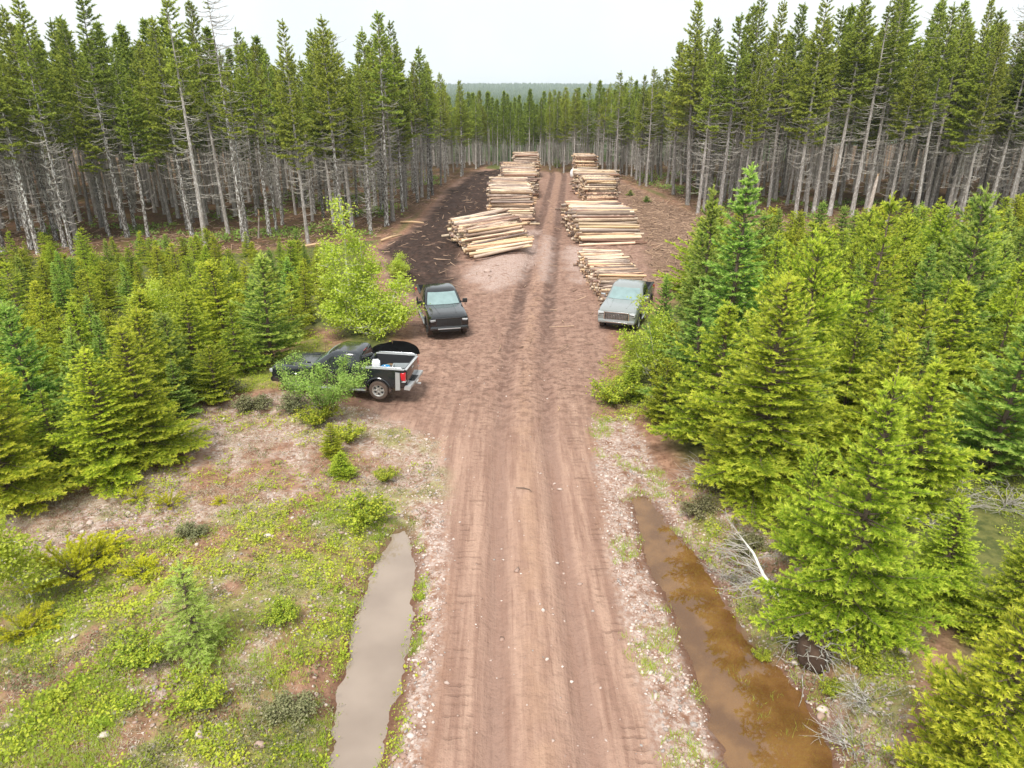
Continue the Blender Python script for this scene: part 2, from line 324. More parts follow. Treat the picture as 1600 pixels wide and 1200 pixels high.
# water: two roadside pools
def pool(name, poly, mat, label):
    P = []
    n = len(poly)
    cx = sum(p[0] for p in poly) / n; 
    bm = bmesh.new(); vs = []
    for i, (x, y) in enumerate(poly):        # pushed out a little under the bank
        a, b = Vector(poly[i - 1]), Vector(poly[(i + 1) % n]); d = (b - a).normalized(); nrm = Vector((d.y, -d.x))
        ar = sum(poly[k][0] * poly[(k + 1) % n][1] - poly[(k + 1) % n][0] * poly[k][1] for k in range(n))
        if ar < 0: nrm = -nrm
        vs.append(bm.verts.new((x + nrm.x * .35, y + nrm.y * .35, WATER_Z)))
    bm.faces.new(vs); bmesh.ops.recalc_face_normals(bm, faces=bm.faces); bmesh.ops.triangulate(bm, faces=bm.faces)
    for f in bm.faces:
        if f.normal.z < 0: f.normal_flip()
    me = bpy.data.meshes.new(name); bm.to_mesh(me); bm.free(); me.materials.append(mat)
    return tag(link(name, me), label, kind='structure')
t = NT('muddy_water'); co = t.coord()
c = t.mix(t.ramp(t.noise(co, .6, 3), .3, .7), (.235, .18, .14), (.30, .235, .185))
M['muddy'] = t.end(t.bsdf(c, .03, IOR=1.7, Normal=t.bump(t.noise(co, 5, 2), .04, .02)))
pool('water', DL, M['muddy'], 'milky brown water filling the left roadside ditch')
t = NT('tea_water'); co = t.coord()
tr = t.n('BsdfTransparent'); t.put(tr.inputs[0], (.72, .45, .22)); gl = t.n('BsdfGlossy'); gl.inputs['Roughness'].default_value = .015
df = t.n('BsdfDiffuse'); t.put(df.inputs[0], t.mix(t.ramp(t.noise(co, 1.3, 4), .35, .65), (.22, .105, .034), (.37, .19, .065)))
nb = t.bump(t.noise(co, 4, 2), .03, .02); t.put(gl.inputs['Normal'], nb)
m0 = t.n('MixShader'); m0.inputs[0].default_value = .5; t.t.links.new(tr.outputs[0], m0.inputs[1]); t.t.links.new(df.outputs[0], m0.inputs[2])
fr = t.n('Fresnel'); fr.inputs['IOR'].default_value = 1.8
m1 = t.n('MixShader'); t.t.links.new(fr.outputs[0], m1.inputs[0]); t.t.links.new(m0.outputs[0], m1.inputs[1]); t.t.links.new(gl.outputs[0], m1.inputs[2])
M['tea'] = t.end(m1.outputs[0])
pool('water', DR, M['tea'], 'clear tea coloured water filling the right roadside ditch')

# ------------------------------------------------------------------ plant builders
def norm(a): return a / (np.linalg.norm(a, axis=-1, keepdims=True) + 1e-9)
def needles(p0, p1, t0, t1, dens, ln, wd, rg, up=.2, fwd=.8, flatness=0.0):
    p0, p1, t0, t1 = (np.asarray(v, float) for v in (p0, p1, t0, t1))
    Ls = np.linalg.norm(p1 - p0, axis=1); k = np.maximum(2, (Ls * dens + rg.random(len(Ls)))).astype(int)
    i = np.repeat(np.arange(len(Ls)), k); n = len(i); s = rg.random(n)
    ax = norm(p1 - p0)[i]; b = p0[i] + s[:, None] * (p1 - p0)[i]
    r = rg.normal(size=(n, 3)); r[:, 2] *= 1 - flatness; r -= ax * (r * ax).sum(1)[:, None]; r = norm(r); r[:, 2] += up
    d = norm(ax * fwd + r * .75); sd = norm(np.cross(d, rg.normal(size=(n, 3)))) * wd / 2
    l = (ln * (.65 + .7 * rg.random(n)))[:, None]
    return np.stack([b - sd, b + sd, b + d * l], 1), np.clip(t0[i] + (t1 - t0)[i] * s + rg.normal(size=n) * .10, 0, 1)
def branch_pts(o, az, Lh, s0, cu, n, rg, wob=.04):
    t = np.linspace(0, 1, n); ph = az + (rg.random() - .5) * .5 * t
    return np.stack([o[0] + np.cos(ph) * Lh * t, o[1] + np.sin(ph) * Lh * t, o[2] + Lh * (s0 * t + cu * t * t)], 1) + rg.normal(size=(n, 3)) * wob * Lh * .3 * t[:, None]
def spray(P, L, step, k2, rg, tw, base_tip=.0, sub=True, droop=0.0, t_in=.16, newg=.12):
    """side twigs (and their twigs) of a branch along P, appended to tw as (p0,p1,tip0,tip1)"""
    n = len(P); nt_ = max(3, int(L / step)); sgn = 1
    for j in range(n - 1):
        a = j / (n - 1); 
        if a >= t_in: tw.append((P[j], P[j + 1], base_tip + .1, base_tip + (.95 if j == n - 2 else .25)))
    for j in range(nt_):
        u = t_in + (1 - t_in) * (j + rg.random() * .8) / nt_; f = min(u * (n - 1), n - 1.001); i = int(f); p = P[i] + (P[i + 1] - P[i]) * (f - i)
        d = P[i + 1] - P[i]; d = d / (math.sqrt(d @ d) + 1e-9); side = np.array([-d[1], d[0], 0]) * sgn; sgn = -sgn
        l2 = max(.10, k2 * L * (1 - .82 * u) * (.7 + .6 * rg.random()))
        dd = d * .72 + side * .72; dd[2] += (rg.random() - .5) * .35 - droop; dd /= math.sqrt(dd @ dd)
        e = p + dd * l2; m = p + dd * max(0, l2 - newg)
        tw.append((p, m, base_tip + .05, base_tip + .35)); tw.append((m, e, base_tip + .55, base_tip + 1.0))
        if sub and l2 > .22:
            ns = int(l2 / (step * 1.15)); s2 = 1
            for q_ in range(ns):
                v = (q_ + .6) / (ns + .4); p2 = p + dd * l2 * v; sd2 = np.array([-dd[1], dd[0], 0]) * s2; s2 = -s2
                l3 = max(.06, .45 * l2 * (1 - v * .8)); d3 = dd * .75 + sd2 * .7; d3[2] += (rg.random() - .5) * .4 - droop; d3 /= math.sqrt(d3 @ d3)
                tw.append((p2, p2 + d3 * l3, base_tip + .15, base_tip + .85))
def unz(tw):
    return [np.array([x[k] for x in tw]) for k in range(4)]
def young_conifer(seed, h, rad, dens, ln, wd, mat, step=.085, droop=.0, flatn=.3, power=.8, gap=.27, tiers=1.0, name='young'):
    rg = np.random.default_rng(seed); tw, br = [], []
    z = .07 * h; h1, h2 = rg.random(2) * 6.28
    while z < h - .22:
        f = z / h; Lm = rad * (1 - f) ** power * (.82 + .18 * min(1, f / .2)); nb = int(6 + 4 * (1 - f) + rg.random() * 2); a0 = rg.random() * 6.28
        for k in range(nb):
            az = a0 + 6.283 * k / nb + rg.normal() * .2; L_ = Lm * (.62 + .5 * rg.random()) * (1 + .20 * math.sin(2 * az + h1 + z * 1.2) + .14 * math.sin(3 * az + h2 - z * 2.1))
            if rg.random() < .10: L_ *= .6
            if L_ < .1: continue
            P = branch_pts((0, 0, z + rg.normal() * .05), az, L_, -.10 + .75 * f ** 1.4 - droop, .12 + .12 * rg.random(), 7, rg)
            br.append((P, np.linspace(.018, .004, 7))); spray(P, L_, step, .46, rg, tw, 0, True, droop * .3)
        z += gap * (.75 + .5 * rg.random()) * (1 - .35 * f) * tiers
    top = np.array([0, 0, h]); tw.append((np.array([0, 0, h - .45]), top, .6, .95))
    for k in range(5):
        az = k * 1.257 + rg.random(); b = np.array([0, 0, h - .20 - .04 * k]); tw.append((b, b + np.array([math.cos(az) * .16, math.sin(az) * .16, .12]), .8, 1))
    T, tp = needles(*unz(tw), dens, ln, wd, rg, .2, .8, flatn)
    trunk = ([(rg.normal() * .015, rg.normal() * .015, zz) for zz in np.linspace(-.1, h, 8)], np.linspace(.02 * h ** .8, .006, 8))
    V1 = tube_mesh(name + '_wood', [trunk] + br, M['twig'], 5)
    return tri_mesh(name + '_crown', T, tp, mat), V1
def tall_conifer(seed, h, crown0, rmax, dens, fol=1.0, dead=60, lop=.3, mat=None, lod=1, ln=.15, wd=.055):
    rg = np.random.default_rng(seed); tw, dw = [], []
    la = rg.random() * 6.28; z = crown0 * h; px_, py_ = rg.normal(size=2) * .12
    def ctr(z): t = z / h; return px_ * math.sin(t * 3), py_ * math.sin(t * 2.3)
    while z < h - .4:
        g = (z - crown0 * h) / (h * (1 - crown0)); Lm = rmax * (1 - g) ** .85 * (.6 + .4 * min(1, g / .25)) + .14; nb = int(5 + 2.6 * rg.random()); a0 = rg.random() * 6.28
        for k in range(nb):
            if rg.random() > fol * (.55 + .45 * min(1, g / .3)): continue
            az = a0 + 6.283 * k / nb + rg.normal() * .25; L_ = Lm * (.5 + .6 * rg.random()) * (1 + lop * math.cos(az - la))
            x0, y0 = ctr(z); P = branch_pts((x0, y0, z), az, L_, -.18 + .85 * g ** 1.5, .22, 6, rg, .06)
            spray(P, L_, .17 * lod, .42, rg, tw, 0, lod == 1, .05, .22, .22)
            if lod == 1: dw.append((P, np.linspace(.022, .008, 6)))
        z += (.24 + .16 * rg.random()) * lod ** .5 * (1 - .3 * g)
    tw.append((np.array([*ctr(h), h - .9]), np.array([*ctr(h), h]), .3, .7))
    for k in range(dead):
        z = h * (.10 + (crown0 + .12 - .10) * rg.random() ** .8); az = rg.random() * 6.28; L_ = (.5 + 1.3 * rg.random()) * min(1, .45 + z / h * 1.3)
        x0, y0 = ctr(z); P = branch_pts((x0, y0, z), az, L_, -.45 + .3 * rg.random(), .25 + .4 * rg.random(), 6, rg, .10); dw.append((P, np.linspace(.024, .009, 6)))
        for j in range(int(2 * rg.random() + 1) if lod == 1 else 0):
            i = 2 + int(3 * rg.random()); q0 = P[i]; d = (P[i] - P[i - 1]); d = d / np.linalg.norm(d); sd = np.array([-d[1], d[0], rg.random() - .3]) * (1 if rg.random() < .5 else -1)
            dw.append((np.array([q0, q0 + (d + sd * .7) * .16, q0 + (d * 1.2 + sd) * .3 + np.array([0, 0, .05])]), np.array([.012, .010, .006])))
    T, tp = needles(*unz(tw), dens, ln, wd, rg, .12, .7, .25)
    zz = np.concatenate([[-.3, .0, .3], np.linspace(1, h - .2, 9)]); rr = np.interp(zz, [-.3, 0, .3, 1, h], [.26, .23, .195, .175, .012])
    tr = ([(ctr(max(z, 0))[0], ctr(max(z, 0))[1], z) for z in zz], rr * (h / 16))
    return T, tp, tr, dw
def leaves(pos, size, rg, up=.8, tip=None):
    n = len(pos); nrm = rg.normal(size=(n, 3)); nrm[:, 2] = np.abs(nrm[:, 2]) + up; nrm = norm(nrm)
    d = norm(np.cross(nrm, rg.normal(size=(n, 3)))); s = np.cross(nrm, d); l = (size * (.65 + .7 * rg.random(n)))[:, None]
    b = pos; e = pos + d * l; a = pos + d * l * .45 + s * l * .36 + nrm * l * .08; c = pos + d * l * .45 - s * l * .36 + nrm * l * .08
    tp = np.clip((rg.random(n) if tip is None else tip) + rg.normal(size=n) * .12, 0, 1)
    return np.concatenate([np.stack([b, a, e], 1), np.stack([b, e, c], 1)]), np.concatenate([tp, tp])
def broadleaf(seed, stems, nb, blen, nleaf, lsize, mat, wood, t_lo=.15, rise=.55, srad=.03, spread=.16, name='tree'):
    """stems: list of point lists; side branches with leaf clouds along them"""
    rg = np.random.default_rng(seed); br, pos = [], []
    for st in stems:
        P = np.asarray(st, float); k = len(P); br.append((P, np.linspace(srad, srad * .22, k))); 
        for j in range(nb):
            u = t_lo + (1 - t_lo) * (j + rg.random()) / nb; f = min(u * (k - 1), k - 1.001); i = int(f); p = P[i] + (P[i + 1] - P[i]) * (f - i)
            L_ = blen * (.5 + .6 * rg.random()) * (1 - .72 * max(0, u - .25)); Q = branch_pts(p, rg.random() * 6.28, L_, rise * (.6 + .8 * rg.random()), -.15, 5, rg, .12)
            br.append((Q, np.linspace(srad * .4 * (1 - .5 * u), .004, 5)))
            for m in range(3):
                i2 = 1 + m; R_ = branch_pts(Q[i2], rg.random() * 6.28, L_ * .45, .3, 0, 4, rg, .1); br.append((R_, np.linspace(.007, .003, 4)))
                w = rg.random(max(1, nleaf // 4)) ; f2 = np.minimum(w * 3, 2.999); ii = f2.astype(int); pos.append(R_[ii] + (R_[ii + 1] - R_[ii]) * (f2 - ii)[:, None] + rg.normal(size=(len(w), 3)) * spread * .6)
            w = rg.random(max(1, nleaf // 3)); f2 = np.minimum((.25 + .75 * w) * 4, 3.999); ii = f2.astype(int); pos.append(Q[ii] + (Q[ii + 1] - Q[ii]) * (f2 - ii)[:, None] + rg.normal(size=(len(w), 3)) * spread * .6)
    pos = np.concatenate(pos); T, tp = leaves(pos, lsize, rg)
    return tri_mesh(name + '_leaves', T, tp, mat), tube_mesh(name + '_stems', br, wood, 5)
def put_tree(name, label, cat, loc, rz, sc, crown, wood, group=None, tilt=None, wood_name='trunk', crown_name='crown', extra=None):
    r = thing(name, label, cat, loc, rz, group); r.scale = sc if isinstance(sc, tuple) else (sc, sc, sc)
    if tilt: r.rotation_euler = (tilt[0], tilt[1], rz)
    if wood: link(wood_name, wood, r)
    if crown: link(crown_name, crown, r)
    for n_, d_ in (extra or []): link(n_, d_, r)
    return r
# ------------------------------------------------------------------ the tall spruce forest round the clearing
def poisson(poly, r, bb, seed, keep):
    rg = np.random.default_rng(seed); n = int((bb[1] - bb[0]) * (bb[3] - bb[2]) / (r * r) * 4)
    x = rg.uniform(bb[0], bb[1], n); y = rg.uniform(bb[2], bb[3], n); ok = keep(x, y); x, y = x[ok], y[ok]
    cell = {}; out = []
    for a, b in zip(x, y):
        i, j = int(a // r), int(b // r)
        if all((a - c) ** 2 + (b - d) ** 2 > r * r for u in (-1, 0, 1) for v in (-1, 0, 1) for c, d in cell.get((i + u, j + v), ())):
            cell.setdefault((i, j), []).append((a, b)); out.append((a, b))
    return out
def depth_in(x, y): return np.maximum(-sdf(FLOORL, x, y), -sdf(FLOORR, x, y))
def in_forest(x, y):
    d = depth_in(x, y); px, py = pix(x, y, np.zeros_like(x))
    d = np.where((np.abs(x + 6) < 14) & (y > 130), 20, d)
    return (d > .3) & (d < 46) & (px > -230) & (px < 1830) & (y < 175)
pts = poisson(None, 1.65, (-90, 110, 45, 175), 5, in_forest)
pts = [(x, y) for x, y in pts]
px_ = np.array([p[0] for p in pts]); py_ = np.array([p[1] for p in pts]); dep = depth_in(px_, py_)
dep = np.where((np.abs(px_ + 6) < 14) & (py_ > 130), 20, dep)
ppx, ppy = pix(px_, py_, np.zeros(len(pts)))
rgf = np.random.default_rng(21)
keepm = rgf.random(len(pts)) < np.interp(dep, [0, 3, 12, 30], [.66, .70, .66, .66])
left = ppx < 850
def forest_h(x, y, lf, rg):
    base = np.interp(y, [50, 62, 78, 95, 112, 140], [16.4, 16.2, 15.4, 13.6, 11.9, 11.8] if lf else [19.4, 19.3, 18.6, 16.0, 12.0, 11.8])
    return base * (.76 + .35 * rg.random())
score = dep + .12 * np.maximum(py_ - 50, 0) + np.where((ppx < -25) | (ppx > 1625), 1e3, 0)
order = [i for i in np.argsort(score) if keepm[i]]
near_ids = set(order[:292])
PROT = []
specs = [  # crown start, crown radius, fullness, dead branches, lopsidedness
    (.46, 1.75, .95, 70, .2), (.55, 1.5, .8, 95, .35), (.40, 1.9, 1.0, 55, .3), (.50, 1.7, .85, 85, .15),
    (.62, 1.35, .75, 80, .4), (.44, 1.6, .9, 60, .25), (.36, 2.0, .9, 75, .35), (.58, 1.5, .65, 110, .2), (.52, 1.9, 1.0, 50, .1)]
for i, sp in enumerate(specs):
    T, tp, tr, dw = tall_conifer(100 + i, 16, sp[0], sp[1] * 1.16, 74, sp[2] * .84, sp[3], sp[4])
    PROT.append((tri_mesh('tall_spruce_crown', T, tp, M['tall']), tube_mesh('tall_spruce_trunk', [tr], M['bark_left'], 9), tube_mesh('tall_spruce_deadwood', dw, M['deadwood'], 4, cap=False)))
T, tp, tr, dw = tall_conifer(300, 16, .93, .5, 8, .4, 130, .2)
PROT_DEAD = (tri_mesh('dead_spruce_tip', T, tp, M['tall']), tube_mesh('dead_spruce_trunk', [tr], M['bark_left'], 8), tube_mesh('dead_spruce_branches', dw, M['deadwood'], 4, cap=False))
front = {'L': [], 'R': []}
for i in near_ids:
    if dep[i] < 2.6: front['L' if left[i] else 'R'].append(i)
for k in front: front[k].sort(key=lambda i: ppx[i] if k == 'L' else -ppx[i])
rank = {i: (k, n + 1) for k in front for n, i in enumerate(front[k])}
kind_words = ['with a dense crown', 'with bare lower limbs', 'with a broad crown', 'with grey dead limbs', 'with a thin high crown', 'with a pointed crown', 'with low green boughs', 'with a sparse crown', 'with a full crown']
for i in sorted(near_ids, key=lambda i: score[i]):
    rg = np.random.default_rng(1000 + i); x, y = pts[i]; lf = bool(left[i]); h = forest_h(x, y, lf, rg)
    pi = int(rg.integers(0, len(PROT))); dead = i not in rank and rg.random() < .06
    c_, t_, d_ = PROT_DEAD if dead else PROT[pi]
    if i in rank:
        k, n = rank[i]
        lab = f"tall spruce {kind_words[pi]}, {nth(n)} from outer end of {'left' if k == 'L' else 'right'} forest edge"
        grp = f"edge spruces of the {'left' if k == 'L' else 'right'} forest"
    else:
        zone = 'far' if y > 98 else ('left' if lf else 'right')
        if dead: lab, grp = f'dead bare spruce standing among the living trees of the {zone} forest', f'dead spruces in the {zone} forest'
        else: lab, grp = f'tall slender spruce standing behind the edge trees inside the {zone} forest', f'inner spruces of the {zone} forest'
    s = h / 16; th = s * (.78 + .34 * rg.random())
    o = put_tree('spruce_tree', lab, 'tree', (x, y, Hs(x, y)), rg.random() * 6.28, (th, th, s), c_, None, grp, ((rg.random() - .5) * .05, (rg.random() - .5) * .05))
    tk = link('trunk', t_, o); tk.material_slots[0].link = 'OBJECT'; tk.material_slots[0].material = M['bark_left'] if lf and rg.random() < .75 else M['bark_right']
    link('deadwood', d_, o)
# the rest of the forest, a mass nobody could count: one object
LOD = []
for i, sp in enumerate(specs[:6]):
    T, tp, tr, dw = tall_conifer(400 + i, 16, sp[0] - .06, sp[1] * .95, 18, 1.0, 26, sp[4], lod=1.7, ln=.30, wd=.13)
    V, N, I = tubes([tr], 5, False); V2, N2, I2 = tubes(dw, 3, False)
    LOD.append((T, tp, np.concatenate([V, V2]), np.concatenate([I, I2 + len(V)])))
VV, NN, II, MM, TP = [], [], [], [], []; off = 0
for i in order:
    if i in near_ids: continue
    rg = np.random.default_rng(2000 + i); x, y = pts[i]; h = forest_h(x, y, bool(left[i]), rg); s = h / 16; T, tp, V, I = LOD[int(rg.integers(0, 6))]
    a = rg.random() * 6.28; Rm = np.array([[math.cos(a), -math.sin(a), 0], [math.sin(a), math.cos(a), 0], [0, 0, 1]]); o = np.array([x, y, Hs(x, y)])
    A_ = (T.reshape(-1, 3) @ Rm.T) * s + o; B_ = (V @ Rm.T) * s + o; g = .82 + .36 * rg.random()
    VV += [A_, B_]; II += [np.arange(len(A_)) + off, I + off + len(A_)]; NN += [np.full(len(T), 3), np.full(len(I) // 4, 4)]; MM += [np.zeros(len(T)), np.ones(len(I) // 4)]
    TP += [np.repeat(tp * g, 3), np.zeros(len(V))]; off += len(A_) + len(B_)
me = mesh_np('forest', np.concatenate(VV), np.concatenate(NN), np.concatenate(II), [M['tall'], M['bark_right']], {'tip': np.concatenate(TP)}, np.concatenate(MM))
tag(link('forest', me), 'deep spruce forest massed behind the nearer trees round the clearing', kind='stuff')
# far land: wooded plain and low hills, thousands of small crowns
def far_z(x, y): return -14 + 6 * sstep(200, 900, y) + 36 * sstep(1500, 3400, y + 400 * (fbm(x * .0012, y * .0008, 4) - .5)) + 14 * (fbm(x * .0022, y * .0016, 8) - .5) * sstep(300, 1500, y)
hx, hy = np.meshgrid(np.arange(-3000, 3001, 50.), np.concatenate([np.arange(170, 700, 25.), np.arange(700, 4301, 50.)]))
hz = far_z(hx, hy); k = hx.shape[1]; q = (np.arange(hx.shape[0] - 1)[:, None] * k + np.arange(k - 1)[None]).ravel()
M['hill'] = simple('wooded_hill', (.045, .07, .03), .95, .3, .02)
tag(link('hills', mesh_np('hills', np.stack([hx, hy, hz], -1).reshape(-1, 3), np.full(len(q), 4), np.stack([q, q + 1, q + k + 1, q + k], -1), [M['hill']], smooth=True)), 'low wooded hills on the horizon', kind='structure')
rg = np.random.default_rng(6); n = 42000
yy = 175 * (3900 / 175) ** rg.random(n); xx = (rg.random(n) - .5) * (yy * .62) + yy * .06; zz = far_z(xx, yy)
gs = 1 + yy / 2500; hh = (7 + 6 * rg.random(n)) * gs; rr = (1.6 + 1.6 * rg.random(n)) * gs ** 2; ang = rg.random(n)[:, None] * 6 + np.arange(6)[None] * 1.047
top = np.stack([xx, yy, zz + hh], 1); rim = np.stack([xx[:, None] + np.cos(ang) * rr[:, None], yy[:, None] + np.sin(ang) * rr[:, None], np.repeat((zz + hh * .2)[:, None], 6, 1) + rg.random((n, 6)) * 2], -1)
T = np.stack([np.repeat(top[:, None], 6, 1), rim, np.roll(rim, -1, 1)], 2).reshape(-1, 3, 3)
tag(link('distant_forest', tri_mesh('distant_forest', T, np.repeat(np.clip(.35 + .5 * rg.random(n), 0, 1), 6), M['far_leaf'])), 'far off forest covering the plain and hills', kind='stuff')

# broken snags at the forest edges
def snag(px, py, h, lean, label, rad=.14):
    b = at(px, py); rg = np.random.default_rng(int(px)); P = [(lean[0] * t * h, lean[1] * t * h, h * t) for t in (-.04, .0, .2, .45, .7, .9, 1.0)]
    o = thing('broken_snag', label, 'snag', b); link('trunk', tube_mesh('snag_trunk', [(P, [rad * 1.25, rad * 1.15, rad, rad * .9, rad * .8, rad * .7, rad * .25])], M['pale'], 8), o)
    sp = [([np.array(P[5]) + rg.normal(size=3) * .05, np.array(P[5]) + rg.normal(size=3) * .06 + np.array([0, 0, .35 + .4 * rg.random()])], [.035, .006]) for _ in range(5)]
    link('splinters', tube_mesh('snag_splinters', sp, M['cutwood'], 4), o)
M['pale'] = bark('pale_bark', (.46, .40, .35), (.26, .21, .18), (.58, .54, .50), .6)
M['cutwood'] = simple('fresh_split_wood', (.56, .38, .22), .8, .2, 14)
snag(1553, 318, 3.6, (.04, 0), 'pale broken snag standing at the far right forest edge', .16)
snag(1352, 350, 4.2, (.10, .05), 'broken topped grey snag with a splintered end at the right forest edge', .2)
snag(1180, 335, 2.6, (-.05, 0), 'thin short snag above the young firs at the right edge', .08)
snag(404, 372, 2.0, (.15, 0), 'leaning splintered stub before the left forest edge', .08)
for (a, b, lab, r_) in [((1378, 372), (1480, 340), 'fallen pale trunk lying along the right forest edge', .10), ((596, 378), (628, 371), 'peeled pole lying beside the dark mud, nearer of two', .10), ((626, 349), (662, 352), 'peeled pole lying at the left forest edge beside moss', .10),
                        ((470, 388), (520, 384), 'broken pale pole lying behind the young spruces', .09), ((300, 395), (352, 380), 'slanting fallen stem beneath the left spruces', .08)]:
    A_, B_ = at(*a), at(*b); A_.z += .12; B_.z += .22; m_ = (A_ + B_) / 2 + Vector((0, 0, .06))
    o = link('fallen_pole', tube_mesh('fallen_pole', [([tuple(A_), tuple(m_), tuple(B_)], [r_, r_ * .9, r_ * .7])], M['cutwood'], 7)); tag(o, lab, 'pole')

# ------------------------------------------------------------------ log piles
t = NT('log_side'); co = t.coord(); r = t.math('FRACT', t.math('ADD', t.rnd(), t.attr('tip'))); v = t.addv(t.scale(co, (2.2, 1.0, 1.0)), t.math('MULTIPLY', r, 50))
n1 = t.noise(v, 1.5, 5, .65); n2 = t.noise(t.scale(v, (1, 6, 6)), 3, 5, .6)
wd_ = t.mix(t.ramp(n2, .3, .7), (.44, .27, .15), (.74, .57, .38)); bk_ = t.mix(t.ramp(n2, .35, .65), (.13, .075, .05), (.36, .235, .165))
cut = t.math('ADD', n1, t.math('MULTIPLY_ADD', t.math('FRACT', t.math('MULTIPLY', r, 13.7)), .56, -.34))
c = t.mix(t.ramp(cut, .40, .48), bk_, wd_); M['log'] = t.end(t.bsdf(t.hsv(c, t.math('MULTIPLY_ADD', t.math('FRACT', t.math('MULTIPLY', r, 5.3)), .03, .485), t.math('MULTIPLY_ADD', t.math('FRACT', t.math('MULTIPLY', r, 3.7)), .5, .6), t.math('MULTIPLY_ADD', r, .5, .78)), .85, Specular_IOR_Level=.2, Normal=t.bump(n2, .4, .02)))
t = NT('log_end'); r = t.math('FRACT', t.math('ADD', t.rnd(), t.attr('tip'))); co = t.coord(); ln_ = t.n('VectorMath', operation='LENGTH'); t.put(ln_.inputs[0], t.scale(co, (0, 1, 1)))
ring = t.math('SINE', t.math('MULTIPLY', ln_.outputs['Value'], 40)); c = t.mix(t.ramp(ring, -1, 1), (.48, .32, .18), (.66, .48, .29)); c = t.mix(t.ramp(ln_.outputs['Value'], .86, .95), c, (.16, .09, .055))
M['log_end'] = t.end(t.bsdf(t.hsv(c, .5, 1, t.math('MULTIPLY_ADD', r, .5, .65)), .85))
def log_mesh(seed, sides=12):
    rg = np.random.default_rng(seed); k = 7; xx = np.linspace(-.5, .5, k); bend = .22 * (rg.random() - .5)
    P = np.stack([xx, bend * (1 - 4 * xx ** 2) + rg.normal(size=k) * .05, rg.normal(size=k) * .05], 1); rad = np.linspace(1.08, .86, k) * (1 + rg.normal(size=k) * .03)
    V, N, I = tubes([(P, rad)], sides, True); mi = np.zeros(len(N)); mi[-2:] = 1; V[:, 0] = np.repeat(P[:, 0], sides)
    me = mesh_np('log', V, N, I, [M['log'], M['log_end']], mi=mi); sm = np.ones(len(N), bool); sm[-2:] = False; me.polygons.foreach_set('use_smooth', sm); return me
LOGM = [log_mesh(i) for i in range(6)]
ALL = []
def pile(tag_, corner, ang, length, r, depth, height, fs, bs, lab, seed, jit=.03, tilt=0.0):
    """CORNER: ground point under the middle of the front row; ang: heading of the log axis; fs/bs: how far each row steps back at front/back"""
    rg = np.random.default_rng(seed); ax = Vector((math.cos(ang), math.sin(ang), 0)); dv = Vector((-math.sin(ang), math.cos(ang), 0)); row = 0; z = r; rows = []
    while z + r * .5 < height:
        v0 = fs * (z / height) ** 1.3 + r; v1 = depth - bs * z / height; L_ = []; v = v0 + (r if row % 2 else 0)
        while v < v1: L_.append(v); v += r * 2.02 * (.95 + .12 * rg.random())
        if not L_: break
        rows.append((z, L_)); z += r * 1.72; row += 1
    for ri, (z, L_) in enumerate(rows):
        up = rows[ri + 1][1] if ri + 1 < len(rows) else []
        for li, v in enumerate(L_):
            covered = sum(1 for q_ in up if abs(q_ - v) < r * 1.5); deep = covered >= 1 and li > 1 and li < len(L_) - 1 and ri < len(rows) - 1
            rr = r * (.80 + .30 * rg.random()); ll = length * (.86 + .16 * rg.random()); xo = rg.normal() * length * (.03 if rg.random() < .8 else .06)
            c0 = corner + ax * xo + dv * v; exposed = covered == 0 or li <= 1
            c_ = Vector((c0.x, c0.y, Hs(corner.x, corner.y) + z + rg.normal() * r * .18 - .02 + abs(math.sin(tilt)) * length * .5))
            aj = ang + rg.normal() * jit; tj = -tilt + rg.normal() * jit * (.6 if exposed else .2)
            if rg.random() < .14 and exposed: aj += (rg.random() - .5) * .24; tj += (rg.random() - .5) * .06
            ALL.append(dict(t=tag_, lab=lab, ri=ri, li=li, n=len(L_), c=c_, a=aj, tl=tj, r=rr, l=ll, deep=deep, top=covered == 0, k=int(rg.integers(0, 6))))
def mid(a, b): return (at(*a) + at(*b)) / 2
def axis(a, b): d = at(*b) - at(*a); return math.atan2(d.y, d.x)
pile('A', at(786, 400), .27, 4.8, .115, 9.0, 1.65, 3.4, .8, 'the slanting pile by the dark mud', 1, .06, .11)
pile('B', at(800, 352), .03, 3.9, .11, 14, 2.9, .8, .5, 'the stepped left pile behind the slanting one', 2)
pile('C', at(813, 312), .02, 4.0, .12, 18, 2.8, .6, .5, 'the long left pile in the middle', 3)
pile('D', at(823, 280), .0, 3.5, .125, 7, 3.2, .4, .4, 'the tall left pile nearest the far forest', 4, .04)
pile('E', mid((940, 480), (1018, 474)), .06, 2.85, .08, 10.0, 1.3, 2.4, .6, 'the low pile beside the grey pickup', 5, .06)
pile('F', mid((904, 388), (1004, 380)), .05, 5.1, .12, 11, 2.1, 3.6, .8, 'the broad right pile past the pink stones', 6)
pile('G', at(940, 322), .02, 3.3, .115, 8, 2.6, .8, .5, 'the second right pile from the front', 7)
pile('I', at(932, 304), -.05, 5.0, .12, 7, 2.4, .8, .5, 'the reddish right pile with long logs', 8)
pile('J', at(916, 284), .0, 2.9, .12, 6, 3.3, .4, .4, 'the last right pile below the far forest', 9)
for d in ALL: d['s'] = d['r'] * d['l'] / (d['c'].y ** 2) * (.05 if d['deep'] else 1) * (1 if d['top'] or d['li'] < 2 else .35)
ALL.sort(key=lambda d: -d['s']); per = {}
VV, NN, II, MM, TV = [], [], [], [], []; off = 0
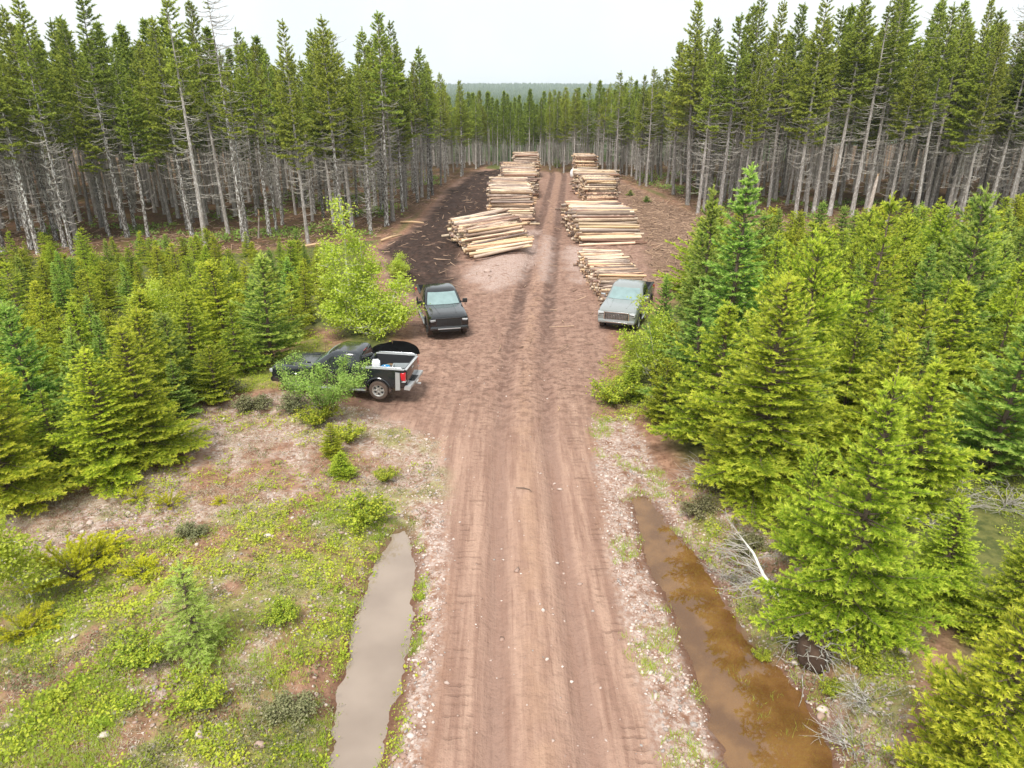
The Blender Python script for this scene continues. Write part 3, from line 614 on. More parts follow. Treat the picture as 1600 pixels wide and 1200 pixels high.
for i, d in enumerate(ALL):
    Mx = Matrix.Translation(d['c']) @ Matrix.Rotation(d['a'], 4, 'Z') @ Matrix.Rotation(d['tl'], 4, 'Y')
    tv = random.random()
    if i < 296:
        o = link('log', LOGM[d['k']]); o.matrix_world = Mx; o.scale = (d['l'], d['r'], d['r'])
        o['label'] = f"log in {d['lab']}, {nth(d['ri'] + 1)} layer, {nth(d['li'] + 1)} from front"; o['category'] = 'log'; o['group'] = 'logs of ' + d['lab']
    else:
        P = [(-.5, 0, 0), (.5, 0, 0)]; V, N, I = tubes([(np.array(P), np.array([1., .9]))], 9, True); V = V * np.array([d['l'], d['r'], d['r']]); m3 = np.array(Mx); V = V @ m3[:3, :3].T + m3[:3, 3]
        VV.append(V); NN.append(N); II.append(I + off); mi = np.zeros(len(N)); mi[-2:] = 1; MM.append(mi); off += len(V); TV.append(np.full(len(V), tv))
if VV:
    tag(link('stacked_logs', mesh_np('stacked_logs', np.concatenate(VV), np.concatenate(NN), np.concatenate(II), [M['log'], M['cutwood']], {'tip': np.concatenate(TV)}, mi=np.concatenate(MM), smooth=False)), 'remaining logs packed deep inside the roadside piles', kind='stuff')
print('LOGS', len(ALL))
# ------------------------------------------------------------------ pickups
def paint(name, col, rough=.15, metal=.0):
    t = NT(name); co = t.coord(); n = t.noise(co, 2.2, 5); z = t.n('SeparateXYZ'); t.put(z.inputs[0], co)
    mud = t.math('MULTIPLY', t.ramp(z.outputs[2], .75, .3), t.ramp(t.noise(co, 5, 6, .7), .45, .65))
    c = t.mix(mud, col, (.23, .14, .095)); rr = t.math('MAXIMUM', t.math('MULTIPLY_ADD', n, .12, rough - .05), t.math('MULTIPLY', mud, .9))
    return t.end(t.bsdf(c, rr, Metallic=metal, Coat_Weight=.8, Coat_Roughness=.06))
M['black_paint'] = paint('black_paint', (.006, .0065, .008)); M['grey_paint'] = paint('grey_green_paint', (.27, .29, .285), .22, .2); M['navy_paint'] = paint('dark_blue_black_paint', (.013, .016, .020))
M['plastic'] = simple('black_plastic', (.018, .018, .019), .55, .15); M['chrome'] = simple('chrome', (.78, .79, .80), .16, .05, Metallic=1.0); M['silver'] = simple('silver_paint', (.50, .51, .52), .35, .08, Metallic=.4)
M['glass'] = simple('dark_glass', (.012, .016, .017), .04, 0, Specular_IOR_Level=.9); M['screen'] = simple('windshield_sky_tint', (.20, .29, .29), .05, .45, 2.5, Specular_IOR_Level=1.0, Coat_Weight=1.0)  # windshield base is pale teal: the sky's reflection is painted into its colour
M['lamp_glass'] = simple('lamp_glass', (.45, .47, .49), .12, .1, Specular_IOR_Level=.9); M['red_glass'] = simple('red_lamp_glass', (.55, .012, .025), .15, .08, Coat_Weight=1.0); M['amber'] = simple('amber_lamp', (.75, .30, .03), .2, .05)
M['tyre'] = simple('muddy_tyre', (.10, .07, .055), .95, .4, 6); M['alloy'] = simple('alloy', (.60, .59, .57), .35, .12, Metallic=.7); M['white_plastic'] = simple('white_plastic', (.82, .83, .84), .5, .05); M['blue_plastic'] = simple('blue_plastic', (.02, .32, .62), .4, .1)
M['bedliner'] = simple('bed_liner', (.022, .023, .026), .8, .3, 8)
def obj_bm(name, bm, mats, parent, bevel=0, seg=2, smooth=True, ang=40):
    if bevel: bmesh.ops.bevel(bm, geom=[e for e in bm.edges if e.calc_face_angle(0) > .5], offset=bevel, segments=seg, affect='EDGES', profile=.6, clamp_overlap=True)
    me = bpy.data.meshes.new(name); bmesh.ops.recalc_face_normals(bm, faces=bm.faces); bm.to_mesh(me); bm.free()
    for m in (mats if isinstance(mats, (list, tuple)) else [mats]): me.materials.append(m)
    if smooth: me.polygons.foreach_set('use_smooth', np.ones(len(me.polygons), bool)); me.set_sharp_from_angle(angle=R(ang))
    return link(name, me, parent)
def box_in(bm, c, s, mi=0, rot=None):
    Mx = Matrix.Translation(c) @ (rot if rot else Matrix()) @ Matrix.Diagonal((*s, 1)); r_ = bmesh.ops.create_cube(bm, size=1, matrix=Mx)
    for v in r_['verts']:
        for f in v.link_faces: f.material_index = mi
def box(name, c, s, mat, parent, bevel=.02, rot=None):
    bm = bmesh.new(); box_in(bm, c, s, 0, rot); return obj_bm(name, bm, mat, parent, bevel)
def prism(name, poly, y0, y1, mat, parent, bevel=0.0):   # an outline in (x,z) given thickness along y
    bm = bmesh.new(); a = [bm.verts.new((x, y0, z)) for x, z in poly]; b = [bm.verts.new((x, y1, z)) for x, z in poly]; n = len(poly)
    bm.faces.new(a); bm.faces.new(b[::-1])
    for i in range(n): bm.faces.new((a[i], b[i], b[(i + 1) % n], a[(i + 1) % n]))
    return obj_bm(name, bm, mat, parent, bevel)
def solid(name, pts, thick, mat, parent):                # a flat pane of any outline, given thickness inwards
    P = [Vector(p) for p in pts]; nrm = (P[1] - P[0]).cross(P[2] - P[0]).normalized(); bm = bmesh.new()
    a = [bm.verts.new(p) for p in P]; b = [bm.verts.new(p - nrm * thick) for p in P]; n = len(P); bm.faces.new(a); bm.faces.new(b[::-1])
    for i in range(n): bm.faces.new((a[i], b[i], b[(i + 1) % n], a[(i + 1) % n]))
    return obj_bm(name, bm, mat, parent, 0, smooth=False)
def loft(rings):
    bm = bmesh.new(); V = [[bm.verts.new(p) for p in r_] for r_ in rings]; n = len(rings[0])
    for a, b in zip(V, V[1:]):
        for i in range(n): bm.faces.new((a[i], a[(i + 1) % n], b[(i + 1) % n], b[i]))
    bm.faces.new(V[0][::-1]); bm.faces.new(V[-1]); bmesh.ops.recalc_face_normals(bm, faces=bm.faces); return bm
def lathe_y(prof, n=40, c=(0, 0, 0), cap=True):                    # profile (radius, y) turned about the y axis
    bm = bmesh.new(); rings = [[bm.verts.new((c[0] + r_ * math.cos(i * 2 * math.pi / n), c[1] + y, c[2] + r_ * math.sin(i * 2 * math.pi / n))) for i in range(n)] for r_, y in prof]
    for a, b in zip(rings, rings[1:]):
        for i in range(n): bm.faces.new((a[i], a[(i + 1) % n], b[(i + 1) % n], b[i]))
    if cap: bm.faces.new(rings[0]); bm.faces.new(rings[-1][::-1])
    return bm
def boolean_cut(o, cutters):
    for c_ in cutters:
        m_ = o.modifiers.new('cut', 'BOOLEAN'); m_.operation = 'DIFFERENCE'; m_.solver = 'EXACT'; m_.object = c_
    dg = bpy.context.evaluated_depsgraph_get(); me = bpy.data.meshes.new_from_object(o.evaluated_get(dg)); o.modifiers.clear(); old = o.data; o.data = me
    me.name = old.name; bpy.data.meshes.remove(old)
    for c_ in cutters: d = c_.data; bpy.data.objects.remove(c_); bpy.data.meshes.remove(d)
    me.polygons.foreach_set('use_smooth', np.ones(len(me.polygons), bool)); me.set_sharp_from_angle(angle=R(32))
def pickup(name, label, loc, rz, body_mat, style):
    """front towards +x; wheels on z = 0. style: 'black' (mesh grille), 'work' (silver rails, chrome bumper), 'grey'"""
    r_ = thing(name, label, 'pickup truck', loc, rz)
    FA, RA, WR, HW = 1.93, -1.72, .405, 1.0
    def ring(x, zb, zt, w_, tw, cr):
        h_ = zt - zb; half = [(w_ * .80, zb), (w_ * .95, zb + .06), (w_ * .985, zb + .2 * h_), (w_, zb + .5 * h_), (w_ * .992, zb + .72 * h_), (w_ * .962, zb + .9 * h_), (tw, zt), (tw * .86, zt + cr * .75), (tw * .45, zt + cr)]
        return [(x, y, z) for y, z in half] + [(x, -y, z) for y, z in half[::-1]]
    st = [(2.90, .58, 1.06, .86, .74, .02), (2.87, .50, 1.13, .95, .84, .03), (2.74, .46, 1.18, .985, .89, .045), (2.3, .44, 1.215, HW, .91, .055), (1.5, .43, 1.245, HW, .915, .05), (1.14, .43, 1.265, HW, .92, .03), (1.0, .43, 1.30, HW, .935, .01), (-.2, .43, 1.315, HW, .94, .01), (-1.06, .43, 1.325, HW, .945, .01), (-2.0, .45, 1.335, HW, .955, .008), (-2.78, .50, 1.34, .99, .955, .008), (-2.86, .54, 1.335, .965, .94, .005)]
    b = obj_bm('body', loft([ring(*s_) for s_ in st]), [body_mat, M['bedliner']], r_); cut = []
    for ax in (FA, RA):
        bm = lathe_y([(.01, -1.3), (.50, -1.3), (.50, 1.3), (.01, 1.3)], 36, (ax, 0, .43))
        for f in bm.faces: f.material_index = 1
        cut.append(obj_bm('cutter', bm, [body_mat, M['bedliner']], r_, smooth=False))
    bm = bmesh.new(); box_in(bm, (-1.955, 0, 1.32), (1.70, 1.66, 1.06), 1); cut.append(obj_bm('cutter', bm, [body_mat, M['bedliner']], r_, smooth=False))
    bpy.context.view_layer.update(); boolean_cut(b, cut)
    bm = bmesh.new(); box_in(bm, (0.1, 0, .47), (4.6, 1.3, .22)); box_in(bm, (FA, 0, .43), (.12, 1.5, .12)); box_in(bm, (RA, 0, .43), (.16, 1.5, .16)); obj_bm('chassis', bm, M['plastic'], r_, .02)
    # cab
    zs = [1.22, 1.32, 1.72, 1.82, 1.885, 1.92]; xf = [1.16, 1.06, .50, .34, .22, .02]; xr = [-1.02, -1.01, -.93, -.90, -.84, -.66]; ws = [.935, .935, .80, .765, .715, .55]
    def crn(i):
        w_, a, c_ = ws[i], xf[i], xr[i]; q_ = .10 if i < 4 else .12; z = zs[i]; bow = .09 if i < 4 else .05
        half = [(a + bow, 0), (a + bow * .8, w_ * .45), (a, w_ - q_), (a - q_, w_), (a - .55, w_ * 1.01), (c_ + q_, w_), (c_, w_ - q_), (c_ - .02, 0)]
        return [(x, y, z) for x, y in half] + [(x, -y, z) for x, y in half[-2:0:-1]]
    obj_bm('cab', loft([crn(i) for i in range(len(zs))]), body_mat, r_, ang=50)
    def lin(tab, z): return float(np.interp(z, zs, tab))
    z0, z1 = 1.335, 1.755; e = .012
    for s_ in (1, -1):
        def pt(x, z): return (x, s_ * (lin(ws, z) * (1.01 if abs(x) < .5 else 1.0) + e), z)
        f0, f1, r0, r1 = lin(xf, z0) - .34, lin(xf, z1) - .26, lin(xr, z0) + .16, lin(xr, z1) + .16
        A_ = [pt(.14, z0), pt(f0, z0), pt(f1, z1), pt(.14, z1)]; B_ = [pt(r0, z0), pt(.04, z0), pt(.04, z1), pt(r1, z1)]
        if s_ > 0: A_, B_ = A_[::-1], B_[::-1]
        solid('side_window', A_, .02, M['glass'], r_); solid('side_window', B_, .02, M['glass'], r_)
        d = prism('door_seam', [(.085, .52), (.098, .52), (.098, 1.28), (.085, 1.28)], s_ * .99, s_ * 1.006, M['plastic'], r_)
        for x in (.26, -.80):
            box('door_handle', (x, s_ * 1.005, 1.10), (.20, .035, .035), M['chrome'] if style == 'work' else body_mat, r_, .01)
        mi = box('mirror', (.86, s_ * 1.14, 1.36), (.13, .24, .21), M['plastic'] if style != 'grey' else M['chrome'], r_, .035); bm = bmesh.new(); box_in(bm, (.88, s_ * .99, 1.31), (.06, .16, .05)); obj_bm('mirror_arm', bm, M['plastic'], mi, .01)
        box('running_board', (.05, s_ * .97, .40), (2.5, .16, .05), M['silver'] if style != 'black' else M['silver'], r_, .02)
        # arch lips
        for ax in (FA, RA):
            n_ = 18; rings = []
            for k in range(n_ + 1):
                th = R(-8 + 196 * k / n_); c0, s0 = math.cos(th), math.sin(th)
                rings.append([(ax + c0 * q1, s_ * y, .43 + s0 * q1) for q1, y in ((.49, .95), (.49, 1.015), (.535, 1.02), (.56, 1.0), (.56, .95))])
            obj_bm('wheel_arch', loft(rings), M['plastic'] if style != 'work' else body_mat, r_)
            # wheels
            wh = thing('wheel', None, None, (ax, s_ * .86, WR)); wh.parent = r_
            prof = [(.25, -.125), (.33, -.135), (.385, -.12), (.405, -.08), (.405, .08), (.385, .12), (.33, .135), (.25, .125)]
            bm = lathe_y(prof, 44, (0, 0, 0), False)
            obj_bm('tyre', bm, M['tyre'], wh)
            rm = lathe_y([(.02, s_ * .06), (.06, s_ * .075), (.20, s_ * .055), (.235, s_ * .12), (.262, s_ * .128), (.262, -s_ * .10), (.02, -s_ * .10)], 32); obj_bm('rim', rm, M['alloy'] if style != 'black' else M['plastic'], wh)
            bm = bmesh.new()
            for k in range(6):
                a = k * math.pi / 3; box_in(bm, (.145 * math.cos(a), s_ * .085, .145 * math.sin(a)), (.20, .03, .055), 0, Matrix.Rotation(-a, 4, 'Y'))
            obj_bm('spokes', bm, M['alloy'] if style != 'black' else M['silver'], wh, .008)
            bm = bmesh.new()
            for k in range(6):
                a = (k + .5) * math.pi / 3; box_in(bm, (.165 * math.cos(a), s_ * .068, .165 * math.sin(a)), (.085, .02, .075), 0, Matrix.Rotation(-a, 4, 'Y'))
            obj_bm('rim_gap', bm, M['plastic'], wh, .01)
    # windscreen and rear window follow the raked faces
    za, zb = 1.30, 1.765; fr_ = (-.87, -.45, 0, .45, .87); bm = bmesh.new(); rows_ = []
    def fpt(f, z, out=.014):
        a = abs(f); w_ = lin(ws, z); e1 = 1 - .10 / w_; off = .09 - .018 * a / .45 if a < .45 else .072 * (1 - (a - .45) / (e1 - .45)); return (lin(xf, z) + off + out, f * w_, z + out * .5)
    for z_ in (za, (za + zb) / 2, zb): rows_.append([[bm.verts.new(fpt(f, z_, o_)) for f in fr_] for o_ in (.014, -.004)])
    for k in range(2):
        for i in range(4):
            A0, A1 = rows_[k][0], rows_[k + 1][0]; B0, B1 = rows_[k][1], rows_[k + 1][1]
            bm.faces.new((A0[i], A0[i + 1], A1[i + 1], A1[i])); bm.faces.new((B0[i], B1[i], B1[i + 1], B0[i + 1]))
    for k in range(2):
        for i in (0, 4): bm.faces.new((rows_[k][0][i], rows_[k + 1][0][i], rows_[k + 1][1][i], rows_[k][1][i]))
    for k in (0, 2):
        for i in range(4): bm.faces.new((rows_[k][0][i], rows_[k][0][i + 1], rows_[k][1][i + 1], rows_[k][1][i]))
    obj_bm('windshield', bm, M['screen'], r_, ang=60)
    q_ = [(lin(xr, 1.36) - .03, .62, 1.36), (lin(xr, 1.36) - .03, -.62, 1.36), (lin(xr, 1.72) - .03, -.56, 1.72), (lin(xr, 1.72) - .03, .56, 1.72)]; solid('rear_window', q_, .015, M['glass'], r_)
    box('brake_lamp', (-.905, 0, 1.815), (.03, .34, .035), M['red_glass'], r_, .008)
    for s_ in (1, -1): solid('wiper', [(1.13, s_ * .05, 1.262), (1.15, s_ * .05, 1.262), (1.13, s_ * .62, 1.30), (1.11, s_ * .62, 1.30)][::s_], .012, M['plastic'], r_)
    # hood panel with two creases
    bm = bmesh.new()
    for s_ in (1, -1): box_in(bm, (1.95, s_ * .46, 1.278), (1.3, .05, .035), 0, Matrix.Rotation(R(3.0), 4, 'Y') @ Matrix.Rotation(R(-s_ * 5), 4, 'Z'))
    obj_bm('hood_crease', bm, body_mat, r_, .012)
    # front
    g = box('grille', (2.895, 0, .885), (.08, 1.22, .40), M['plastic'], r_, .03); bm = bmesh.new(); gm = M['chrome'] if style == 'grey' else M['silver'] if style == 'work' else M['gloss']
    for k in range(6): box_in(bm, (2.938, 0, .74 + k * .062), (.02, 1.12, .013))
    for k in range(13): box_in(bm, (2.937, -.48 + k * .08, .865), (.016, .012, .27))
    obj_bm('grille_bars', bm, gm, g, .003)
    bm = bmesh.new(); box_in(bm, (2.925, 0, 1.085), (.06, 1.26, .05)); box_in(bm, (2.925, 0, .695), (.06, 1.16, .04))
    for s_ in (1, -1): box_in(bm, (2.92, s_ * .615, .885), (.06, .05, .40))
    obj_bm('grille_surround', bm, M['chrome'] if style == 'grey' else M['gloss'], g, .012)
    for s_ in (1, -1):
        hl = box('headlight', (2.86, s_ * .79, 1.0), (.15, .31, .19 if style == 'grey' else .14), M['plastic'] if style == 'black' else M['lamp_glass'], r_, .03, Matrix.Rotation(R(-s_ * 16), 4, 'Z'))
        box('lamp_strip', (2.90, s_ * .785, 1.03), (.11, .27, .025), M['white_plastic'], hl, .005, Matrix.Rotation(R(-s_ * 16), 4, 'Z')); box('lamp_bezel', (2.885, s_ * .775, .975), (.11, .25, .035), M['lamp_glass'] if style == 'black' else M['plastic'], hl, .005, Matrix.Rotation(R(-s_ * 16), 4, 'Z'))
        box('marker_lamp', (2.80, s_ * .905, .97), (.10, .06, .10), M['amber'] if style == 'work' else M['lamp_glass'], hl, .012)
        box('fog_lamp', (2.93, s_ * .72, .60), (.08, .18, .08), M['lamp_glass'] if style == 'grey' else M['plastic'], r_, .02)
    fm = body_mat if style == 'grey' else M['gloss']
    bp = prism('front_bumper', [(2.66, .54), (2.90, .50), (2.97, .54), (2.985, .64), (2.95, .70), (2.66, .70)], -.90, .90, fm, r_, .03)
    box('bumper_insert', (2.972, 0, .59), (.05, 1.1, .05), M['silver'] if style == 'black' else M['chrome'] if style == 'grey' else M['plastic'], bp, .015)
    box('skid_plate', (2.80, 0, .47), (.25, 1.0, .10), M['plastic'], bp, .03)
    # bed
    tg = box('tailgate', (-2.885, 0, .975), (.07, 1.60, .66), body_mat, r_, .025)
    box('tailgate_handle', (-2.925, 0, 1.17), (.03, .24, .07), M['silver'] if style == 'work' else M['plastic'], tg, .01)
    if style == 'work': box('tailgate_cap', (-2.885, 0, 1.325), (.10, 1.66, .035), M['silver'], tg, .012)
    for s_ in (1, -1):
        bm = bmesh.new(); box_in(bm, (-1.96, s_ * .895, 1.356), (1.80, .13, .03)); obj_bm('bed_rail', bm, M['silver'] if style == 'work' else M['plastic'], r_, .012)
        if style == 'work':
            P = [(-1.12, s_ * .90, 1.35), (-1.2, s_ * .90, 1.41), (-1.5, s_ * .90, 1.42), (-2.5, s_ * .90, 1.42), (-2.72, s_ * .90, 1.41), (-2.80, s_ * .90, 1.35)]
            link('rail_tube', tube_mesh('rail_tube', [(P, [.028] * 6)], M['chrome'], 8), r_)
            prism('side_stripe', [(-2.46, .47), (-2.66, .50), (-2.68, 1.24), (-2.50, 1.26)], s_ * .985, s_ * 1.006, M['silver'], r_)
        tl = box('tail_light', (-2.80, s_ * .905, 1.06), (.20, .17, .34), M['red_glass'], r_, .03); box('reverse_lamp', (-2.81, s_ * .905, .86), (.19, .165, .07), M['lamp_glass'], tl, .02)
    rb = prism('rear_bumper', [(-2.80, .50), (-2.84, .66), (-3.08, .66), (-3.10, .60), (-3.04, .48)], -.94, .94, M['silver'] if style == 'work' else M['plastic'], r_, .025)
    box('bumper_step', (-2.99, 0, .672), (.15, .62, .02), M['plastic'], rb, .004); box('licence_plate', (-3.085, 0, .58), (.02, .30, .13), M['white_plastic'], rb, .004, Matrix.Rotation(R(20), 4, 'Y'))
    box('tow_hitch', (-3.12, 0, .44), (.26, .07, .07), M['silver'], r_, .01)
    link('aerial', tube_mesh('aerial', [([(1.25, -.86, 1.2), (1.2, -.86, 1.55), (1.12, -.86, 1.9)], [.008, .006, .004])], M['plastic'], 5), r_)
    return r_
M['gloss'] = simple('gloss_black', (.014, .015, .017), .12, 0, Coat_Weight=1.0)
def wheels_at(pf, pr): return pf, pr
# black pickup facing the camera: its two front tyres stand at these points
a, b = at(664, 526), at(717, 522); d = (b - a); hd = Vector((d.y, -d.x, 0)).normalized(); c0 = (a + b) / 2 - hd * 1.93
TR1 = pickup('pickup_truck', 'black pickup facing the camera beside the dark mud track, with black mesh grille', (c0.x, c0.y, Hs(c0.x, c0.y)), math.atan2(hd.y, hd.x) + R(7), M['black_paint'], 'black')
# black pickup parked across the clearing, tail to the road
a, b = at(461, 615), at(595, 629); d = (a - b); hd = Vector((d.x, d.y, 0)).normalized(); lf = Vector((-hd.y, hd.x, 0)); c0 = (a + b) / 2 - lf * .83 - hd * .10
zt = max(Hs(a.x, a.y), Hs(b.x, b.y)); TR2 = pickup('pickup_truck', 'black pickup with silver bed rails and red tail lamp, half hidden by a green shrub', (c0.x, c0.y, zt), math.atan2(hd.y, hd.x), M['navy_paint'], 'work'); TR2.scale = (.92, .92, .92)
# grey pickup on the right, nose to the camera
f_ = Vector(((963 - 800) * 35.3 / FPX, 33.9, 0)); hd = Vector((-.33, -.944, 0)).normalized(); c0 = f_ - hd * 2.9
TR3 = pickup('pickup_truck', 'grey pickup with chrome grille parked before the low log pile, behind a sapling', (c0.x, c0.y, Hs(c0.x, c0.y)), math.atan2(hd.y, hd.x), M['grey_paint'], 'grey')
# load in the open bed
bpy.context.view_layer.update(); MW = TR2.matrix_world.copy()
def in_bed(o, x, y, z, rz=0): o.matrix_world = MW @ Matrix.Translation((x, y, z)) @ Matrix.Rotation(rz, 4, 'Z')
BZ = .79
o = thing('jug', 'white plastic jug standing in the open bed of the black pickup', 'jug'); bm = bmesh.new(); box_in(bm, (0, 0, .21), (.34, .27, .42)); obj_bm('jug_body', bm, M['white_plastic'], o, .05, 3)
link('jug_neck', tube_mesh('jug_neck', [([(.08, 0, .41), (.08, 0, .50)], [.045, .045])], M['white_plastic'], 12), o); link('jug_handle', tube_mesh('jug_handle', [([(-.12, 0, .41), (-.10, 0, .49), (.02, 0, .49), (.04, 0, .41)], [.02] * 4)], M['white_plastic'], 8), o); in_bed(o, -1.45, .28, BZ + .22, .3)
bm = bmesh.new(); box_in(bm, (0, 0, .10), (.62, .5, .22)); o2 = thing('cooler', 'low dark crate under the white jug in the pickup bed', 'crate'); obj_bm('crate_body', bm, M['plastic'], o2, .03); in_bed(o2, -1.45, .28, BZ, .1)
o = thing('bucket', 'bright blue pail in the middle of the pickup bed', 'pail'); obj_bm('pail_body', (lambda: (lambda bm: bm)(loft([[(r1 * math.cos(k * .3927), r1 * math.sin(k * .3927), z) for k in range(16)] for r1, z in ((.14, 0), (.17, .30), (.185, .31), (.185, .33), (.16, .33), (.14, .06))])))(), M['blue_plastic'], o)
link('pail_handle', tube_mesh('pail_handle', [([(.18, 0, .32), (.12, .10, .40), (0, .14, .43), (-.12, .10, .40), (-.18, 0, .32)], [.008] * 5)], M['chrome'], 6), o); in_bed(o, -1.88, .34, BZ + .14, .4)
bm = bmesh.new(); box_in(bm, (0, 0, .07), (.5, .45, .14)); o = thing('tarp_bundle', 'folded blue tarp lying under the blue pail', 'tarp'); obj_bm('tarp_fold', bm, simple('blue_tarp', (.16, .30, .45), .6, .3, 12), o, .04); in_bed(o, -1.88, .30, BZ, .2)
o = thing('bin', 'clear grey storage bin at the tail of the pickup bed', 'bin'); bm = loft([[(x * k, y * k, z) for x, y in ((.34, .25), (-.34, .25), (-.34, -.25), (.34, -.25))] for k, z in ((.86, 0), (1, .36), (1.06, .36), (1.06, .40), (.94, .40), (.84, .04))]); obj_bm('bin_body', bm, simple('clear_grey_plastic', (.30, .33, .34), .25, .15), o, .012)
bm = bmesh.new(); box_in(bm, (0, .27, .36), (.12, .03, .04)); obj_bm('bin_handle', bm, M['silver'], o, .008); in_bed(o, -2.42, -.02, BZ, .15)
o = thing('pole', 'thin silver pole leaning on the side of the pickup bed', 'pole'); link('pole_shaft', tube_mesh('pole_shaft', [([(0, 0, .02), (-.10, .3, .3), (-.2, .62, .62)], [.018] * 3)], M['silver'], 8), o); link('pole_tip', tube_mesh('pole_tip', [([(-.2, .62, .62), (-.22, .67, .66)], [.026, .026])], M['plastic'], 8), o); in_bed(o, -1.22, .12, BZ, 0)
# black heap made up to fill an unidentified dark patch behind the bed
c0 = at(612, 560); rg = np.random.default_rng(3); n = 28; u = np.linspace(0, 2 * math.pi, n, endpoint=False); rings = []
for k in range(12):
    f = k / 11; rings.append([(math.sqrt(max(1 - f ** 3, .0002)) * 1.1 * math.cos(a) * (1 + .12 * math.sin(3 * a + 1) ) + c0.x, math.sqrt(max(1 - f ** 2, .0002)) * .62 * math.sin(a) + c0.y + .4, c0.z - .05 + (.58 + .14 * math.sin(2 * a + .6) + .05 * math.sin(5 * a)) * f) for a in u])
o = obj_bm('dark_patch_heap', loft(rings), simple('matte_black', (.004, .004, .004), .97, .3, 5, Specular_IOR_Level=.05), None); tag(o, 'made up pitch black heap for an unidentified dark patch behind the parked pickup', 'heap')
o = thing('white_bag', 'white bulk bag slumped beside the last right log pile', 'bag', at(897, 277)); bm = loft([[(k * .55 * math.cos(a) * (1 + .12 * math.sin(2 * a)), k * .5 * math.sin(a), z) for a in np.linspace(0, 6.283, 14, endpoint=False)] for k, z in ((.8, 0), (1.05, .2), (1.1, .6), (.9, 1.0), (.45, 1.2), (.2, 1.3))]); obj_bm('bag_sack', bm, M['white_plastic'], o)
link('bag_strap', tube_mesh('bag_strap', [([(-.3, 0, 1.05), (-.2, 0, 1.4), (.2, 0, 1.4), (.3, 0, 1.05)], [.03] * 4)], M['white_plastic'], 6), o)
# ------------------------------------------------------------------ young conifers
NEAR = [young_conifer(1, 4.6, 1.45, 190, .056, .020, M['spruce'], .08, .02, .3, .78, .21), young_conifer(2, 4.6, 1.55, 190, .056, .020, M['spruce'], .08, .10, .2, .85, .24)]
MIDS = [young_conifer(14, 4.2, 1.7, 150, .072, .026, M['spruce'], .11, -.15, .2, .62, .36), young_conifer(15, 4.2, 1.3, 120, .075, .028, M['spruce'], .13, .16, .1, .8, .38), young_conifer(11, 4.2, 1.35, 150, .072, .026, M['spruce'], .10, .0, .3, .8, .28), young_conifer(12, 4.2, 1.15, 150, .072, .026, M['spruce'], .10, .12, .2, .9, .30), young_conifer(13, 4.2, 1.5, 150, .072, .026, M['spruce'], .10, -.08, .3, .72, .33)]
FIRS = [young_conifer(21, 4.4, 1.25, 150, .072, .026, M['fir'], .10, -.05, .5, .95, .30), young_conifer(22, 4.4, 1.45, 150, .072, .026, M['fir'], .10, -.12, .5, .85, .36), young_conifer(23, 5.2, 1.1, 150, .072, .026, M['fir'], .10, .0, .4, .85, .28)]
PH = {}
for L_, h_, r_ in ((NEAR, (4.6, 4.6), (1.45, 1.55)), (MIDS, (4.2,) * 5, (1.7, 1.3, 1.35, 1.15, 1.5)), (FIRS, (4.4, 4.4, 5.2), (1.25, 1.45, 1.1))):
    for m_, a_, b_ in zip(L_, h_, r_): PH[m_[0].name] = (a_, b_)
YT = []
def young(px, py, top, kind, wpx, label, group=None):
    b = at(px, py); h = max(.5, height_at(px, top, b)); mesh = {'n': NEAR, 'm': MIDS, 'f': FIRS}[kind[0]][int(kind[1])]; ph, pr = PH[mesh[0].name]
    dz = b.y * CP + (CAM_H - b.z) * SP; rad = wpx / 2 * dz / FPX if wpx else pr * h / ph
    s = (rad / pr, rad / pr, h / ph); YT.append((b.x, b.y, rad))
    return put_tree('young_fir' if kind[0] == 'f' else 'young_spruce', label, 'young tree', b, random.random() * 6.28, s, mesh[0], mesh[1], group, ((random.random() - .5) * .06, (random.random() - .5) * .06))
